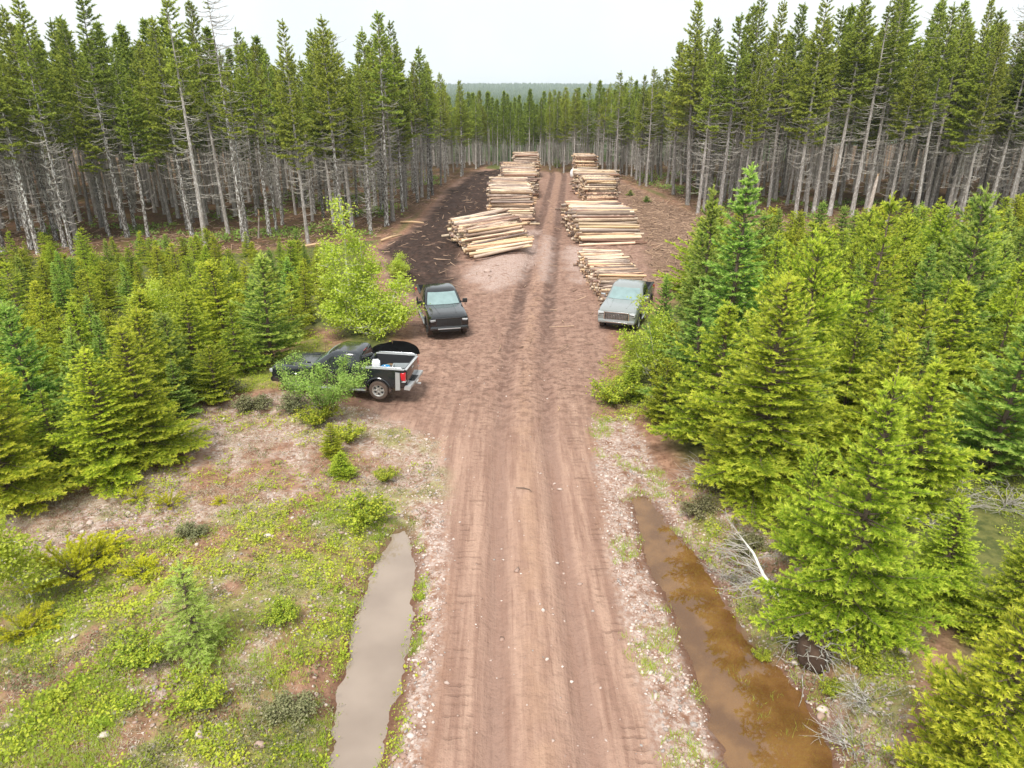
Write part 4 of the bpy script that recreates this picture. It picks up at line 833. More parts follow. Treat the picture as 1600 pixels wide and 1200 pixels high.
EXP = [
    (178, 744, 543, 'n0', 175, 'bright young spruce with clear tiers in front of the left stand'),
    (238, 722, 503, 'n1', 190, 'bushy golden green spruce touching the tiered one beside bare soil'),
    (95, 742, 610, 'm1', 120, 'low dark young spruce left of the tiered bright spruce'),
    (18, 790, 520, 'n1', 230, 'wide yellow green spruce cut by the left photo edge'),
    (60, 660, 470, 'f1', 150, 'dark fir behind the wide spruce at the left photo edge'),
    (285, 650, 560, 'f0', 80, 'small pale tipped fir right of the golden green spruce'),
    (340, 625, 540, 'm0', 95, 'short round spruce by the grey shrub before bare stony ground'),
    (425, 565, 392, 'f1', 150, 'tall dark fir standing left of the leafy birch clump'),
    (372, 585, 470, 'm1', 95, 'narrow green spruce leaning against the dark fir by the birch clump'),
    (240, 560, 452, 'm2', 130, 'broad lime tinted spruce in the middle of the left stand'),
    (1310, 992, 572, 'n1', 275, 'big bright spruce standing alone on the bank above the brown pool'),
    (1508, 1262, 925, 'n0', 300, 'yellow green spruce filling the bottom right corner'),
    (1180, 756, 425, 'n0', 285, 'massive dark hollowed spruce with dead lower limbs over the bank'),
    (1108, 690, 470, 'm2', 190, 'drooping olive spruce at the roadside end of the right stand'),
    (1128, 570, 252, 'f2', 150, 'tallest pointed fir beside the clearing on the right'),
    (1092, 548, 290, 'f0', 120, 'dark slim fir leaning behind the pointed tallest fir'),
    (1240, 640, 370, 'm0', 180, 'bushy olive spruce behind the massive hollowed one'),
    (1330, 600, 300, 'm1', 150, 'tall olive spruce in the middle of the right stand'),
    (1478, 600, 288, 'f1', 190, 'tall pale tipped fir with open whorls in the right stand'),
    (1415, 800, 560, 'm2', 190, 'spruce crowded behind the big bright spruce on the bank'),
    (1545, 740, 480, 'f1', 240, 'wide fir at the right photo edge above grey brush'),
    (1465, 955, 780, 'n0', 170, 'young spruce between the big bright spruce and the corner one'),
    (1572, 1010, 800, 'n1', 190, 'young spruce at the right photo edge under grey brush'),
    (1250, 860, 700, 'm0', 120, 'low spruce boughs tucked under the big bright spruce'),
    (1035, 660, 560, 'm0', 90, 'small dark spruce by the road at the stand corner'),
    (985, 622, 570, 'm2', 62, 'dwarf dark green spruce at the edge of the mud'),
    (1030, 556, 428, 'f0', 80, 'slim green fir beside the rear of the grey pickup'),
    (1040, 600, 505, 'm0', 80, 'low spruce right of the roadside birch sapling'),
    (520, 712, 660, 'm2', 52, 'knee high spruce seedling on the stony slope under the shrub'),
    (535, 745, 706, 'm2', 62, 'dwarf yellow green spruce sprawling beside the red soil'),
]
for e_ in EXP: young(*e_)
YLP = W([(-150, 425), (0, 406), (300, 402), (480, 402), (505, 440), (512, 500), (440, 540), (380, 570), (300, 610), (255, 680), (160, 735), (0, 770), (-150, 785)])
YRP = W([(1085, 430), (1120, 405), (1340, 385), (1700, 372), (1900, 500), (1900, 880), (1600, 870), (1520, 800), (1450, 850), (1380, 830), (1330, 760), (1240, 720), (1110, 680), (1050, 620), (1062, 560), (1078, 470)])
def stand_fill(poly, r_, bb, seed, side):
    P = poisson(None, r_, bb, seed, lambda x, y: (sdf(poly, x, y) < 0) & (lambda p: (p[0] > -90) & (p[0] < 1690))(pix(x, y, 0 * x)))
    P = [p for p in P if all((p[0] - a) ** 2 + (p[1] - b) ** 2 > (.7 * c + .3) ** 2 for a, b, c in YT)]
    rg = np.random.default_rng(seed); rows = {}
    for x, y in P: rows.setdefault(int(y // 5), []).append((x, y))
    for ri, k in enumerate(sorted(rows)):
        for ci, (x, y) in enumerate(sorted(rows[k])):
            h = (2.3 + 1.6 * rg.random() + .5 * rg.random() if side == 'left' else 3.0 + 2.4 * rg.random()) * np.interp(y, [15, 30, 42, 60], [1, .95, .66, .55] if side == 'left' else [1, 1, .9, .8]) * (.8 + .4 * float(fbm(np.array([x * .2]), np.array([y * .2]), 5)[0]))
            fir = rg.random() < (.26 if side == 'left' else .42); mesh = (FIRS[int(rg.integers(0, 3))] if fir else MIDS[int(rg.integers(0, 5))]); ph, pr = PH[mesh[0].name]; s = h / ph; wv = s * (1.0 + .4 * rg.random())
            put_tree('young_fir' if fir else 'young_spruce', f"{'deep green young fir' if fir else 'yellow green young spruce'} in the {side} stand, {nth(ri + 1)} row from camera, {nth(ci + 1)} from left", 'young tree', (x, y, Hs(x, y) - .05), rg.random() * 6.28, (wv, wv, s), mesh[0], mesh[1], f'young trees of the {side} stand', ((rg.random() - .5) * .16, (rg.random() - .5) * .16))
stand_fill(YLP, 1.5, (-60, 0, 15, 60), 41, 'left')
stand_fill(YRP, 1.65, (3, 75, 12, 70), 42, 'right')
LAR = young_conifer(31, 2.4, .85, 230, .058, .013, M['larch'], .10, .22, .1, .9, .2, 1.0)
b = at(310, 1022); h = height_at(310, 872, b); put_tree('larch_sapling', 'feathery pale green larch sapling alone among the low plants', 'sapling', b, .5, h / 2.4, LAR[0], LAR[1])

# ------------------------------------------------------------------ broadleaf trees and shrubs
lv, st = broadleaf(51, [[(0, 0, 0), (-.75, 0, .55), (-1.1, .1, 1.8), (-1.2, .1, 3.2), (-1.15, .1, 4.6), (-1.25, .1, 6.3)], [(0, 0, 0), (-.1, .2, 1.2), (-.1, .5, 2.2), (-.2, .7, 3.2)], [(.1, .1, 0), (.7, .2, 1.2), (1.2, .3, 2.6)], [(-.2, .3, 0), (-1.5, .7, 1.1), (-2.3, .9, 2.6)], [(0, -.1, 0), (.9, -.2, .6), (1.7, -.2, 1.2)], [(-.4, -.1, 0), (-1.6, -.3, .7), (-2.2, -.3, 1.3)], [(-.3, .2, 0), (-.6, .5, 1.5), (-.5, .6, 3.0), (-.6, .6, 4.6)], [(0, .2, 0), (-1.4, .4, 1.6), (-1.9, .5, 3.2), (-1.9, .5, 4.2)]], 20, 1.3, 130, .11, M['birch_leaf'], M['birch'], .12, .5, .055, .30, 'birch_clump')
put_tree('birch_tree', 'leafy lime green birch clump with a bent white trunk behind the parked pickup', 'birch', at(588, 522), 0, 1, lv, st)
stems = [[(0, 0, 0), (.35 * math.cos(a), .35 * math.sin(a), .7), (1.0 * math.cos(a), .8 * math.sin(a), 1.35), (1.5 * math.cos(a + .2), 1.1 * math.sin(a), 1.9 + .3 * math.sin(3 * a))] for a in np.linspace(.2, 6.0, 9)]
lv, st = broadleaf(52, stems, 9, .66, 110, .062, M['alder_leaf'], M['twig'], .3, .4, .022, .15, 'alder')
put_tree('alder_shrub', 'open grey green alder shrub hiding the flank of the black pickup', 'shrub', at(512, 655), 0, 1, lv, st)
lv, st = broadleaf(53, [[(0, 0, 0), (-.25, 0, 1.0), (-.45, 0, 2.0), (-.8, 0, 3.3)], [(-.1, 0, 0), (-.7, .1, .9), (-1.3, .1, 2.0)], [(.1, 0, 0), (.2, .1, 1.0), (-.1, .2, 2.6)]], 9, .78, 170, .08, M['birch_leaf'], M['birch'], .28, .4, .024, .2, 'sapling')
put_tree('birch_sapling', 'thin lime green birch sapling in front of the grey pickup', 'sapling', at(1030, 605), 0, 1.1, lv, st)
put_tree('birch_sapling', 'bushy low birch growth at the foot of the roadside sapling', 'sapling', at(985, 592), 2.2, (.6, .6, .45), lv, st)
lv2, st2 = broadleaf(54, [[(0, 0, 0), (.12, 0, .35), (-.05, .05, .9), (-.15, 0, 1.6), (-.2, 0, 2.5)], [(0, 0, .8), (-.5, 0, 1.3), (-.8, .1, 1.9)]], 11, .85, 260, .07, M['birch_leaf'], M['birch'], .35, .45, .024, .22, 'small_birch')
put_tree('birch_sapling', 'young yellow green birch with a crooked white stem at the left edge', 'sapling', at(48, 955), 0, 1, lv2, st2)
put_tree('birch_sapling', 'fresh lime birch poking out of the left young spruces', 'sapling', at(262, 548), 1.0, (1.1, 1.1, 1.3), lv2, st2)
put_tree('birch_sapling', 'fresh lime birch among the firs of the right stand', 'sapling', at(1172, 640), 2.0, (1.0, 1.0, 1.55), lv2, st2)
put_tree('birch_sapling', 'small birch behind the leafy birch clump by the dark mud', 'sapling', at(622, 440), 2.0, (.9, .9, .7), lv2, st2)
def bush_meshes(seed, mat, n, leafs, nm, flat_=.5, needle=False):
    rg = np.random.default_rng(seed); st_ = []; pos = []; tw = []
    for k in range(n):
        a = rg.random() * 6.28; q = .25 + .75 * rg.random() ** .6; tip_ = np.array([math.cos(a) * q, math.sin(a) * q, (1.05 - q * .6) * (.6 + .5 * rg.random())]) * np.array([1, 1, flat_ * 1.6])
        P = np.array([tip_ * f + np.array([0, 0, .06 * math.sin(3.1 * f)]) for f in (0, .33, .66, 1)]); st_.append((P, np.array([.012, .010, .007, .004])))
        if needle: spray(P, .7, .10, .35, rg, tw, 0, True, 0, .3, .1)
        else: w = rg.random(leafs) ** .6; f = np.minimum(w * 3, 2.99); i = f.astype(int); pos.append(P[i] + (P[i + 1] - P[i]) * (f - i)[:, None] + rg.normal(size=(leafs, 3)) * .07)
    if needle: T, tp = needles(*unz(tw), 200, .06, .02, rg, .25, .8, .2)
    else: T, tp = leaves(np.concatenate(pos), .085, rg)
    return tri_mesh(nm + '_foliage', T, tp, mat), tube_mesh(nm + '_stems', st_, M['twig'], 4)
BU = {'gold': [bush_meshes(61, M['gold'], 34, 0, 'juniper', .5, True), bush_meshes(62, M['gold'], 26, 0, 'juniper', .7, True)], 'leaf': [bush_meshes(63, M['under'], 34, 80, 'leafy_bush', .7), bush_meshes(64, M['under'], 26, 80, 'leafy_bush', .9)], 'heath': [bush_meshes(65, M['heath'], 50, 60, 'heath', .6)]}
BL = [(40, 992, 95, 'gold', 'golden spreading juniper by the left photo edge, below the crooked birch'), (120, 905, 120, 'gold', 'wide golden evergreen mat right of the crooked birch'), (150, 875, 90, 'gold', 'smaller golden evergreen mat uphill of the wide one'), (265, 792, 46, 'gold', 'round golden tuft bush on the pale stony slope'), (345, 786, 26, 'gold', 'tiny golden tuft on the pale stony slope'), (216, 782, 40, 'gold', 'flat golden tuft beside a strip of red soil'), (222, 897, 60, 'gold', 'brown green low evergreen mat left of the larch sapling'),
      (300, 838, 50, 'heath', 'grey low heath bush on the stony slope'), (455, 640, 60, 'heath', 'dark heath clump at the foot of the alder shrub'), (395, 640, 60, 'heath', 'grey green heath before the short round spruce'), (355, 618, 60, 'heath', 'leafless looking grey shrub among the young spruces'), (290, 700, 46, 'heath', 'silvery low shrub on the red soil below the spruces'), (455, 1120, 80, 'heath', 'grey heath mound beside the milky pool'),
      (318, 1105, 80, 'leaf', 'bright leafy bush in the middle of the bare stones'), (440, 965, 66, 'leaf', 'yellowish leafy bush halfway to the milky pool'), (225, 1040, 90, 'leaf', 'lush leafy clump below the larch sapling'), (500, 660, 70, 'leaf', 'fresh leafy growth at the foot of the alder shrub'), (545, 690, 60, 'leaf', 'small leafy bush on the road edge below the alder'), (570, 815, 90, 'leaf', 'green leafy bush at the head of the milky pool'), (600, 752, 44, 'leaf', 'small green weed clump beside the road gravel'), (1235, 1000, 44, 'leaf', 'lime leafed sprout beside the fallen birch'), (1190, 1025, 34, 'leaf', 'lime sprout at the water edge below the fallen birch'), (1345, 1040, 60, 'leaf', 'green weeds on the stony patch beyond the root ball'), (1300, 1085, 44, 'leaf', 'green weeds under the upturned root ball'), (1140, 770, 34, 'leaf', 'bright weed below the hollowed spruce'), (1090, 800, 60, 'heath', 'grey green growth at the head of the brown pool'), (1170, 860, 60, 'heath', 'low bank growth by the fallen birch crown'), (960, 630, 80, 'leaf', 'green weeds along the mud edge by the roadside sapling'), (1120, 760, 70, 'heath', 'drab growth under the dead limbs of the hollowed spruce'), (622, 432, 44, 'leaf', 'dark green bush at the dark mud edge')]
for i, (px, py, wpx, kd, lab) in enumerate(BL):
    wpx *= 1.3 if kd == 'gold' else 1.1; b = at(px, py); dz = b.y * CP + (CAM_H - b.z) * SP; s = wpx / 2 * dz / FPX; m_ = BU[kd][i % len(BU[kd])]
    put_tree({'gold': 'juniper_bush', 'leaf': 'leafy_bush', 'heath': 'heath_bush'}[kd], lab, 'bush', b, random.random() * 6, (s, s, s * .9), m_[0], m_[1], wood_name='stems', crown_name='foliage')
# ------------------------------------------------------------------ fallen birch, dead brush, sticks, rocks
def brushwood(seed, n, Lm, up):
    rg = np.random.default_rng(seed); P = []
    for k in range(n):
        a = rg.random() * 6.28; l = Lm * (.5 + .6 * rg.random()); Q = branch_pts((rg.normal() * .1, rg.normal() * .1, .02), a, l, up * (.3 + rg.random()), -up * .5, 6, rg, .22); P.append((Q, np.linspace(.011, .003, 6)))
        for j in range(4): i = 1 + int(4 * rg.random()); P.append((branch_pts(Q[i], a + rg.normal() * .9, l * .4, .3, -.1, 4, rg, .15), np.linspace(.006, .002, 4)))
    return P
M['pale_twig'] = simple('pale_dead_twig', (.36, .33, .29), .9, .3)
r0, m1, t0 = at(1255, 1030), at(1188, 925), at(1152, 865); r0.z += .45; m1.z += .5; t0.z += .55
o = thing('fallen_birch', 'fallen white birch with bare twigs and upturned roots beside the brown pool', 'fallen tree', r0); d1, d2 = m1 - r0, t0 - r0
pth = [(0, 0, 0), tuple(d1 * .45 + Vector((0, 0, .06))), tuple(d1), tuple((d1 + d2) / 2 + Vector((.06, 0, .02))), tuple(d2)]; link('trunk', tube_mesh('fallen_birch_trunk', [(pth, [.062, .052, .042, .032, .015])], M['birch'], 9), o)
rg = np.random.default_rng(8); br = []
for k in range(26):
    f = .45 + .55 * rg.random(); p = np.array(d1) * min(1, f / .7) + (np.array(d2) - np.array(d1)) * max(0, (f - .7) / .3); a = 2.4 + rg.normal() * .75
    Q = branch_pts(p, a, .5 + .7 * rg.random(), .25 * rg.normal(), -.05, 6, rg, .2); br.append((Q, np.linspace(.017, .006, 6)))
    for j in range(5): i = 1 + int(4 * rg.random()); br.append((branch_pts(Q[i], a + rg.normal() * .7, .4, .1 * rg.normal(), 0, 4, rg, .2), np.linspace(.009, .004, 4)))
link('branches', tube_mesh('fallen_birch_branches', br, M['pale_twig'], 4), o)
bm = bmesh.new(); bmesh.ops.create_icosphere(bm, subdivisions=3, radius=.42)
for v in bm.verts: v.co = Vector((v.co.x * .8 + .12, v.co.y * .9 - .12, v.co.z * .95 - .15)) * (1 + .16 * (float(fbm(np.array([v.co.x * 5 + 9]), np.array([v.co.y * 5 + v.co.z * 4]), 2)[0]) - .5) * 2)
rb = obj_bm('root_ball', bm, simple('root_soil', (.075, .045, .03), .98, .5, 8), o); rts = [(branch_pts((.1 + rg.normal() * .2, -.1 + rg.normal() * .22, -.1 + rg.normal() * .2), rg.random() * 6.28, .3 + .45 * rg.random(), rg.normal() * .6, -.3, 6, rg, .3), np.linspace(.016, .004, 6)) for _ in range(90)]
link('roots', tube_mesh('birch_roots', rts, M['deadwood'], 4), rb)
for i, (px, py, s, lab) in enumerate([(1115, 752, 1.25, 'grey dead boughs sprawling under the hollowed spruce'), (1165, 740, 1.0, 'bristling dead twigs in the hollow of the big spruce'), (1352, 1100, .75, 'black grey dead brush heap left of the corner spruce'), (1490, 790, 1.2, 'pale grey brush behind the big bright spruce'), (1570, 790, 1.2, 'pale grey brush at the right photo edge'), (1330, 1165, .8, 'thin dead twigs lying at the stony water edge'), (1140, 905, .7, 'bare twigs dipping toward the brown pool'), (1012, 585, .9, 'leafless grey shrub by the roadside sapling'), (1450, 815, .9, 'grey dead brush between the bright spruce and the pale heap')]):
    o = thing('dead_brush', lab, 'brushwood', at(px, py)); P = brushwood(70 + i, 26, s, .75); k = len(P) // 2; link('twigs', tube_mesh('dead_brush_twigs', P, M['pale_twig'] if i in (0, 3, 4) else M['deadwood'], 4), o)
b = at(822, 768); o = link('stick', tube_mesh('stick', [([(-.30, .17, .03), (-.08, .13, .05), (.10, .06, .04), (.16, -.06, .03)], [.012, .016, .014, .008])], M['twig'], 6)); o.location = b; tag(o, 'crooked stick lying across the middle of the dirt road', 'stick')
b = at(872, 640); o = link('stick', tube_mesh('stick', [([(0, .25, .03), (.06, .05, .04), (-.02, -.2, .03)], [.012, .014, .008])], M['cutwood'], 6)); o.location = b; tag(o, 'short pale stick in the right wheel track', 'stick')
def rock_mesh(seed):
    bm = bmesh.new(); bmesh.ops.create_icosphere(bm, subdivisions=3, radius=1); rg = np.random.default_rng(seed); o1 = rg.random(3) * 20
    for v in bm.verts:
        f = .75 + .5 * float(fbm(np.array([v.co.x * 1.3 + o1[0] + v.co.z]), np.array([v.co.y * 1.3 + o1[1] - v.co.z * .7]), seed, 3)[0]); v.co = Vector((v.co.x * 1.1, v.co.y * .85, v.co.z * .62)) * f
    me = bpy.data.meshes.new('rock'); bm.to_mesh(me); bm.free(); me.materials.append(M['stone']); me.polygons.foreach_set('use_smooth', np.ones(len(me.polygons), bool)); me.set_sharp_from_angle(angle=R(28)); return me
t = NT('stone'); a_ = t.attr('tip'); r = t.rnd(); c = t.mix(t.math('FRACT', t.math('ADD', a_, t.math('MULTIPLY', r, 3.3))), (.32, .205, .16), (.64, .55, .50)); c = t.mix(t.math('MULTIPLY', t.ramp(t.math('FRACT', t.math('MULTIPLY', a_, 7.7)), .75, .8), .75), c, (.28, .265, .255))
c = t.mix(t.math('MULTIPLY', t.ramp(t.noise(t.coord(), 7, 5), .5, .6), .35), c, (.33, .2, .15)); M['stone'] = t.end(t.bsdf(c, .9, Specular_IOR_Level=.2))
RK = [rock_mesh(i) for i in range(4)]
for i, (px, py, s, lab) in enumerate([(1194, 770, .16, 'orange brown rock on the soil mound beside the bright spruce'), (1183, 789, .10, 'flat white stone on the soil mound'), (1157, 838, .13, 'grey rock at the foot of the soil mound'), (1162, 847, .11, 'white rock touching the grey one below the mound'), (1071, 811, .10, 'grey stone on the pool bank near its head'), (1355, 992, .16, 'reddish boulder in the shade under the big spruce'), (1412, 1018, .12, 'pale stone on the patch beyond the root ball'), (1286, 1110, .11, 'white stone at the water edge below the roots'), (1282, 1120, .09, 'pink stone at the water edge below the roots'), (988, 838, .06, 'white cobble on the road shoulder above the pool'),
                                      (418, 838, .08, 'pale stone on the weedy slope above the milky pool'), (436, 862, .09, 'pinkish stone on bare slope soil'), (405, 1165, .10, 'white stone low on the weedy slope'), (292, 712, .12, 'grey rock on the red soil under the spruces'), (140, 818, .09, 'grey stone at the feet of the left spruces'), (762, 425, .26, 'dark rock at the foot of the pink gravel'), (985, 655, .10, 'grey stone at the start of the gravel shoulder'), (948, 745, .07, 'pale cobble beside the road edge'), (1035, 1062, .07, 'white cobble among the shoulder stones'), (1335, 930, .12, 'buried red rock beneath the bright spruce boughs')]):
    b = at(px, py); o = link('rock', RK[i % 4]); o.location = (b.x, b.y, b.z + s * .2); o.scale = (s, s, s); o.rotation_euler = (0, 0, i * 1.3); tag(o, lab, 'rock')
# ------------------------------------------------------------------ countless small cover: gravel, weeds, grass, twigs
def scatter(n, bb, wfun, seed, ymax=None):
    rg = np.random.default_rng(seed); y = bb[2] * (bb[3] / bb[2]) ** rg.random(n); x = (rg.random(n) * (bb[1] - bb[0]) + bb[0]) * (y / bb[3]) if ymax else rg.uniform(bb[0], bb[1], n)
    k = rg.random(n) < wfun(x, y); x, y = x[k], y[k]
    c = (sdf(DL, x, y) > .02) & (sdf(DR, x, y) > .02); x, y = x[c], y[c]; return x, y, H(x, y), rg
def inn(poly, x, y, e=.4): return sstep(e, -e, sdf(poly, x, y) + (fbm(x * 1.1, y * 1.1, 51) - .5) * 2 * e)
def w_gravel(x, y): return np.clip(np.maximum.reduce([inn(SHL, x, y, .2) * .9, inn(SHR, x, y, .2), inn(SLOPE, x, y) * .8 * sstep(.38, .55, fbm(x * .55, y * .55, 77)), inn(BANKR, x, y) * .7, inn(GREEN, x, y) * (.16 + .3 * sstep(.5, .62, fbm(x * 1.7, y * 1.7, 78)) + .5 * np.maximum(inn(HOLE1, x, y, .2), inn(HOLE2, x, y, .2))), (np.abs(x - xc(y)) < 2.6) * .018]) * sstep(.25, .5, fbm(x * 1.6, y * 1.6, 79) + .08), 0, 1)
x, y, z, rg = scatter(90000, (-13, 13, 6.5, 30), w_gravel, 91); n = len(x); print('GRAVEL', n)
ph = (1 + 5 ** .5) / 2; IC = np.array([(-1, ph, 0), (1, ph, 0), (-1, -ph, 0), (1, -ph, 0), (0, -1, ph), (0, 1, ph), (0, -1, -ph), (0, 1, -ph), (ph, 0, -1), (ph, 0, 1), (-ph, 0, -1), (-ph, 0, 1)]) / 1.9
IF = np.array([(0, 11, 5), (0, 5, 1), (0, 1, 7), (0, 7, 10), (0, 10, 11), (1, 5, 9), (5, 11, 4), (11, 10, 2), (10, 7, 6), (7, 1, 8), (3, 9, 4), (3, 4, 2), (3, 2, 6), (3, 6, 8), (3, 8, 9), (4, 9, 5), (2, 4, 11), (6, 2, 10), (8, 6, 7), (9, 8, 1)])
sz = .011 + .030 * rg.random(n) ** 2.2 + .045 * (rg.random(n) < .05) * rg.random(n); V = IC[None] * (1 + .28 * rg.normal(size=(n, 12, 1))) * sz[:, None, None] * np.stack([1 + .5 * rg.random(n), .7 + .5 * rg.random(n), .45 + .3 * rg.random(n)], 1)[:, None]
a = rg.random(n) * 6.28; V = np.stack([V[..., 0] * np.cos(a)[:, None] - V[..., 1] * np.sin(a)[:, None] + x[:, None], V[..., 0] * np.sin(a)[:, None] + V[..., 1] * np.cos(a)[:, None] + y[:, None], V[..., 2] + z[:, None] + sz[:, None] * .15], -1)
tag(link('gravel', mesh_np('gravel', V.reshape(-1, 3), np.full(n * 20, 3), (IF[None] + np.arange(n)[:, None, None] * 12).reshape(-1), [M['stone']], {'tip': np.repeat(rg.random(n), 12)})), 'pale pink and white stones on the shoulders and banks', kind='stuff')
def w_under(x, y):
    p = fbm(x * .75, y * .75, 61); hole = np.maximum(inn(HOLE1, x, y, .2), inn(HOLE2, x, y, .3))
    edge = np.exp(-((sdf(DL, x, y) - .18) / .16) ** 2) * .5 + np.exp(-((sdf(DR, x, y) - .45) / .35) ** 2) * .2 * (x > xc(y) + 4)
    return np.clip(np.maximum.reduce([inn(GREEN, x, y) * sstep(.41, .55, p) * (1 - hole), inn(LIME, x, y) * .9, inn(CORN, x, y) * .9, inn(BEHB, x, y, 1.0) * .8, inn(SLOPE, x, y) * .5 * sstep(.54, .68, p), inn(BANKR, x, y) * .55 * sstep(.45, .62, p), edge * sstep(.35, .55, p), stand_w(x, y) * .7]), 0, 1)
def stand_w(x, y): return np.maximum(inn(YLP, x, y, .8), inn(YRP, x, y, .8))
x, y, z, rg = scatter(60000, (-24, 24, 6.5, 34), w_under, 92); n = len(x); print('UNDER', n)
k = 15; hb = .05 + .20 * rg.random(n) ** 1.6 * sstep(.35, .7, fbm(x * .9, y * .9, 62)) + .03; pos = np.stack([x[:, None] + rg.normal(size=(n, k)) * .085, y[:, None] + rg.normal(size=(n, k)) * .085, z[:, None] + hb[:, None] * rg.random((n, k))], -1).reshape(-1, 3)
tb = np.clip(.75 * fbm(x * .9, y * .9, 63) - .02 + .5 * rg.random(n), 0, 1); T, tp = leaves(pos, np.repeat(.030 + .048 * rg.random(n) ** 1.6, k), rg, .7, np.repeat(tb, k))
tag(link('undergrowth', tri_mesh('undergrowth', T, tp, M['under'])), 'low bright leafy plants covering the roadside slopes', kind='stuff')
def blades(x, y, z, rg, k, h, wd, spread=.07, lean=.5):
    n = len(x); b = np.stack([x[:, None] + rg.normal(size=(n, k)) * spread, y[:, None] + rg.normal(size=(n, k)) * spread, np.repeat(z[:, None], k, 1)], -1).reshape(-1, 3); m_ = n * k
    d = norm(np.stack([rg.normal(size=m_) * lean, rg.normal(size=m_) * lean, np.ones(m_)], 1)); s = norm(np.cross(d, rg.normal(size=(m_, 3)))) * wd / 2; l = (h * (.5 + .7 * rg.random(m_)))[:, None]
    return np.stack([b - s, b + s, b + d * l], 1)
G2 = W([(-40, 1230), (40, 1130), (180, 1050), (235, 1090), (190, 1170), (140, 1300), (-60, 1300)]); G3 = W([(520, 805), (590, 790), (620, 830), (590, 850)])
def w_grass(x, y):
    e1 = np.exp(-((sdf(DL, x, y) - .16) / .13) ** 2) * (fbm(x * 1.5, y * 1.5, 66) > .47) * .9
    return np.clip(np.maximum.reduce([inn(G2, x, y, .3), inn(G3, x, y, .2), inn(GREEN, x, y) * .6 * sstep(.38, .6, fbm(x * .6, y * .6, 65)), e1, inn(SHR, x, y, .3) * .6 * sstep(.52, .66, fbm(x * .7, y * .7, 67)), inn(BANKR, x, y) * .25, inn(LIME, x, y) * .3]), 0, 1)
x, y, z, rg = scatter(40000, (-16, 12, 6.5, 28), w_grass, 93); n = len(x); print('GRASS', n); k = 14; T = blades(x, y, z, rg, k, .17, .012, .06, .45)
tag(link('grass', tri_mesh('grass', T, np.clip(np.repeat(.7 * fbm(x * .9, y * .9, 68), k) + .4 * rg.random(n * k), 0, 1), M['grass'])), 'fresh green grass tufts on the banks and verges', kind='stuff')
def w_dry(x, y): return np.clip(np.maximum.reduce([inn(CORN, x, y) * .3, inn(SLOPE, x, y) * .9 * sstep(.32, .5, fbm(x * .8, y * .8, 71)), inn(GREEN, x, y) * .55 * sstep(.40, .55, fbm(x * .8, y * .8, 72)), inn(BANKR, x, y) * .25]), 0, 1)
x, y, z, rg = scatter(48000, (-18, 12, 6.5, 28), w_dry, 94); n = len(x); k = 12; T = blades(x, y, z, rg, k, .11, .010, .07, 1.3)
tag(link('dry_grass', tri_mesh('dry_grass', T, rg.random(n * k), M['dry'])), 'bleached dry grass lying over the stony slope', kind='stuff')
def w_heath(x, y): return np.clip(np.maximum.reduce([inn(GREEN, x, y) * .8 * sstep(.60, .42, fbm(x * .75, y * .75, 61)) * sstep(.38, .56, fbm(x * 1.3, y * 1.3, 81)), inn(SLOPE, x, y) * .22 * sstep(.45, .6, fbm(x * .9, y * .9, 82)), inn(BANKR, x, y) * .3]), 0, 1)
x, y, z, rg = scatter(30000, (-20, 14, 6.5, 28), w_heath, 97); n = len(x); k = 12; pos = np.stack([x[:, None] + rg.normal(size=(n, k)) * .09, y[:, None] + rg.normal(size=(n, k)) * .09, z[:, None] + .14 * rg.random((n, k))], -1).reshape(-1, 3); T, tp = leaves(pos, .05, rg, .5, np.repeat(np.clip(fbm(x * 1.5, y * 1.5, 83) + .3 * (rg.random(n) - .5), 0, 1), k))
tag(link('ground_cover', tri_mesh('ground_cover', T, tp, M['heath'])), 'dull olive heath and moss between the leafy plants', kind='stuff')
x = np.array([at(*p).x for p in ((1178, 1120), (1190, 1140), (1160, 1090), (1240, 1160), (1150, 1075), (1210, 1110), (1255, 1150), (1225, 1170))]); y = np.array([at(*p).y for p in ((1178, 1120), (1190, 1140), (1160, 1090), (1240, 1160), (1150, 1075), (1210, 1110), (1255, 1150), (1225, 1170))])
rg = np.random.default_rng(4); T = blades(x, y, np.full(len(x), WATER_Z - .05), rg, 16, .2, .009, .08, .5); tag(link('grass', tri_mesh('water_grass', T, rg.random(len(T)), M['grass'])), 'thin grass blades growing out of the brown pool', kind='stuff')
def sticks(x, y, z, rg, l, wd):
    n = len(x); a = rg.random(n) * 6.28; L_ = l * (.3 + 1.2 * rg.random(n) ** 2); d = np.stack([np.cos(a), np.sin(a), .25 * rg.normal(size=n)], 1) * L_[:, None] / 2; c_ = np.stack([x, y, z + .03 + .10 * rg.random(n)], 1); s = np.stack([-np.sin(a), np.cos(a), 0 * a], 1) * (wd * (.5 + rg.random(n)))[:, None] / 2; u = np.array([0, 0, 1.]) * (wd * .7)
    A_ = np.stack([c_ - d - s, c_ - d + s, c_ - d + u], 1); B_ = np.stack([c_ + d - s * .6, c_ + d + s * .6, c_ + d + u * .6], 1); V = np.concatenate([A_, B_], 1).reshape(-1, 3)
    F_ = (np.array([(0, 1, 4, 3), (1, 2, 5, 4), (2, 0, 3, 5)])[None] + np.arange(n)[:, None, None] * 6).reshape(-1); return V, n * 3, F_, np.repeat(rg.random(n), 6)
def w_slash(x, y):
    d = depth_in(x, y); return np.clip(np.maximum.reduce([inn(SLASH, x, y), inn(DARK, x, y) * .10, sstep(-1.5, .5, d) * sstep(16, 6, d) * .55, (sdf(MUD, x, y) < .3) * .02 * (y > 30)]), 0, 1)
x, y, z, rg = scatter(42000, (-42, 48, 30, 112), w_slash, 95); n = len(x); print('SLASH', n); V, m_, F_, tp = sticks(x, y, z, rg, .9, .05)
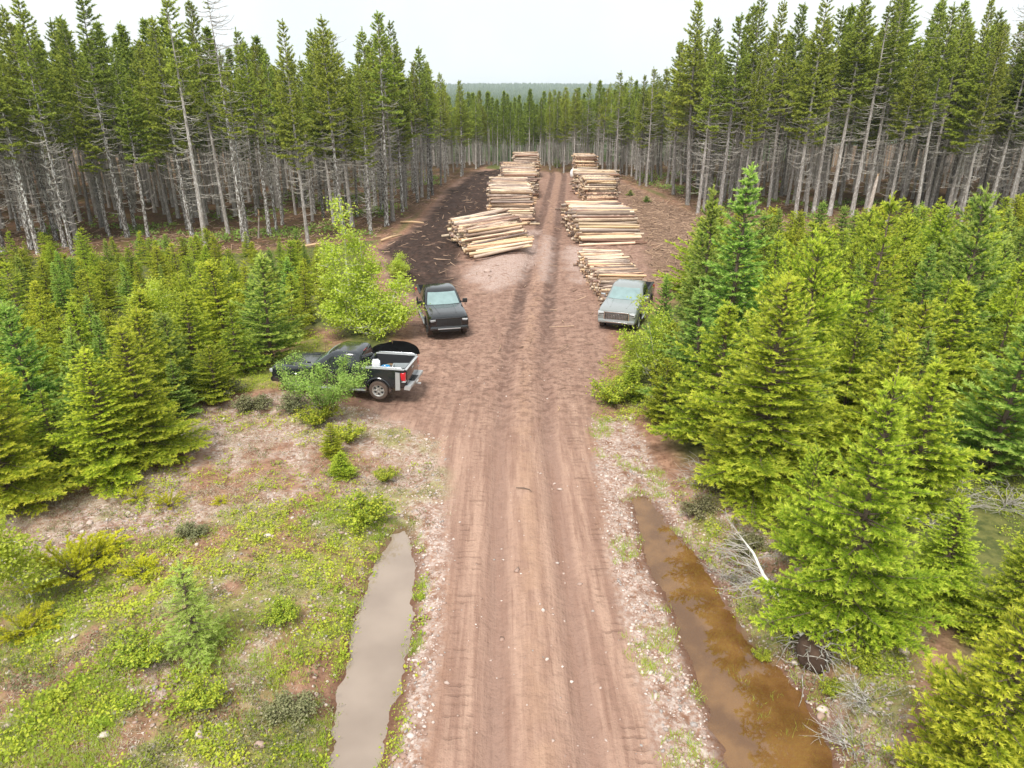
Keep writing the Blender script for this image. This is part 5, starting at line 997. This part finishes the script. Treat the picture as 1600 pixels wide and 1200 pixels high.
t = NT('slash_wood'); c = t.mix(t.attr('tip'), (.13, .075, .05), (.54, .37, .25)); M['slash'] = t.end(t.bsdf(c, .9)); tag(link('branch_debris', mesh_np('branch_debris', V, np.full(m_, 4), F_, [M['slash']], {'tip': tp})), 'broken twigs and bark strips littering the cleared ground', kind='stuff')
def w_floor(x, y): d = depth_in(x, y); return sstep(.5, 2, d) * sstep(24, 8, d) * sstep(.5, .62, fbm(x * .25, y * .25, 74)) * .8
x, y, z, rg = scatter(26000, (-45, 60, 48, 112), w_floor, 96); n = len(x); k = 7; pos = np.stack([x[:, None] + rg.normal(size=(n, k)) * .25, y[:, None] + rg.normal(size=(n, k)) * .25, z[:, None] + .3 * rg.random((n, k))], -1).reshape(-1, 3); T, tp = leaves(pos, .2, rg, .6)
tag(link('undergrowth', tri_mesh('forest_floor_cover', T, tp * .7, M['alder_leaf'])), 'mossy low growth on the forest floor', kind='stuff')
for i, (px, py, s) in enumerate([(838, 262, 1.0), (870, 262, .9), (1010, 316, .8), (985, 306, .8)]):
    b = at(px, py); put_tree('young_fir', ['bright fir seedling under the far forest left of the track end', 'bright fir seedling under the far forest at the track end', 'low dark fir on the slash beside the broad pile', 'second low fir on the slash nearer the piles', 'lone green seedling in the dark mud', 'sparse fir tuft on the slash'][i], 'young tree', b, i, (s * .6, s * .6, s * (.5 if i < 2 else .2)), FIRS[1][0], FIRS[1][1])
b = at(1040, 545); o = thing('dead_bough', 'small rust orange dead bough hanging at the right stand edge', 'bough', (b.x, b.y, b.z + .9)); rg = np.random.default_rng(9); tw = []; P = branch_pts((0, 0, 0), 3.3, .5, .1, -.2, 6, rg); spray(P, .5, .08, .4, rg, tw); T, tp = needles(*unz(tw), 60, .05, .018, rg)
M['rust'] = simple('rust_needles', (.50, .11, .03), .7, .2); link('needles', tri_mesh('rust_needles', T, tp, M['rust']), o); link('twig', tube_mesh('rust_twig', [(P, np.linspace(.012, .004, 6)), ([(0, 0, -.9), (.05, 0, -.4), (0, 0, 0)], [.016, .014, .012])], M['twig'], 5), o)
# ------------------------------------------------------------------ air
bm = bmesh.new(); bmesh.ops.create_cube(bm, size=1, matrix=Matrix.Translation((0, 2600, 14)) @ Matrix.Diagonal((6400, 5400, 66, 1)))
me = bpy.data.meshes.new('haze'); bm.to_mesh(me); bm.free(); m_ = bpy.data.materials.new('haze'); m_.use_nodes = True; m_.node_tree.nodes.clear()
oo = m_.node_tree.nodes.new('ShaderNodeOutputMaterial'); pv = m_.node_tree.nodes.new('ShaderNodeVolumePrincipled'); pv.inputs['Color'].default_value = (.80, .91, 1, 1); pv.inputs['Density'].default_value = .00017; pv.inputs['Anisotropy'].default_value = 0
m_.node_tree.links.new(pv.outputs[0], oo.inputs['Volume']); me.materials.append(m_); tag(link('haze', me), 'thin damp air paling the far hills', kind='stuff')
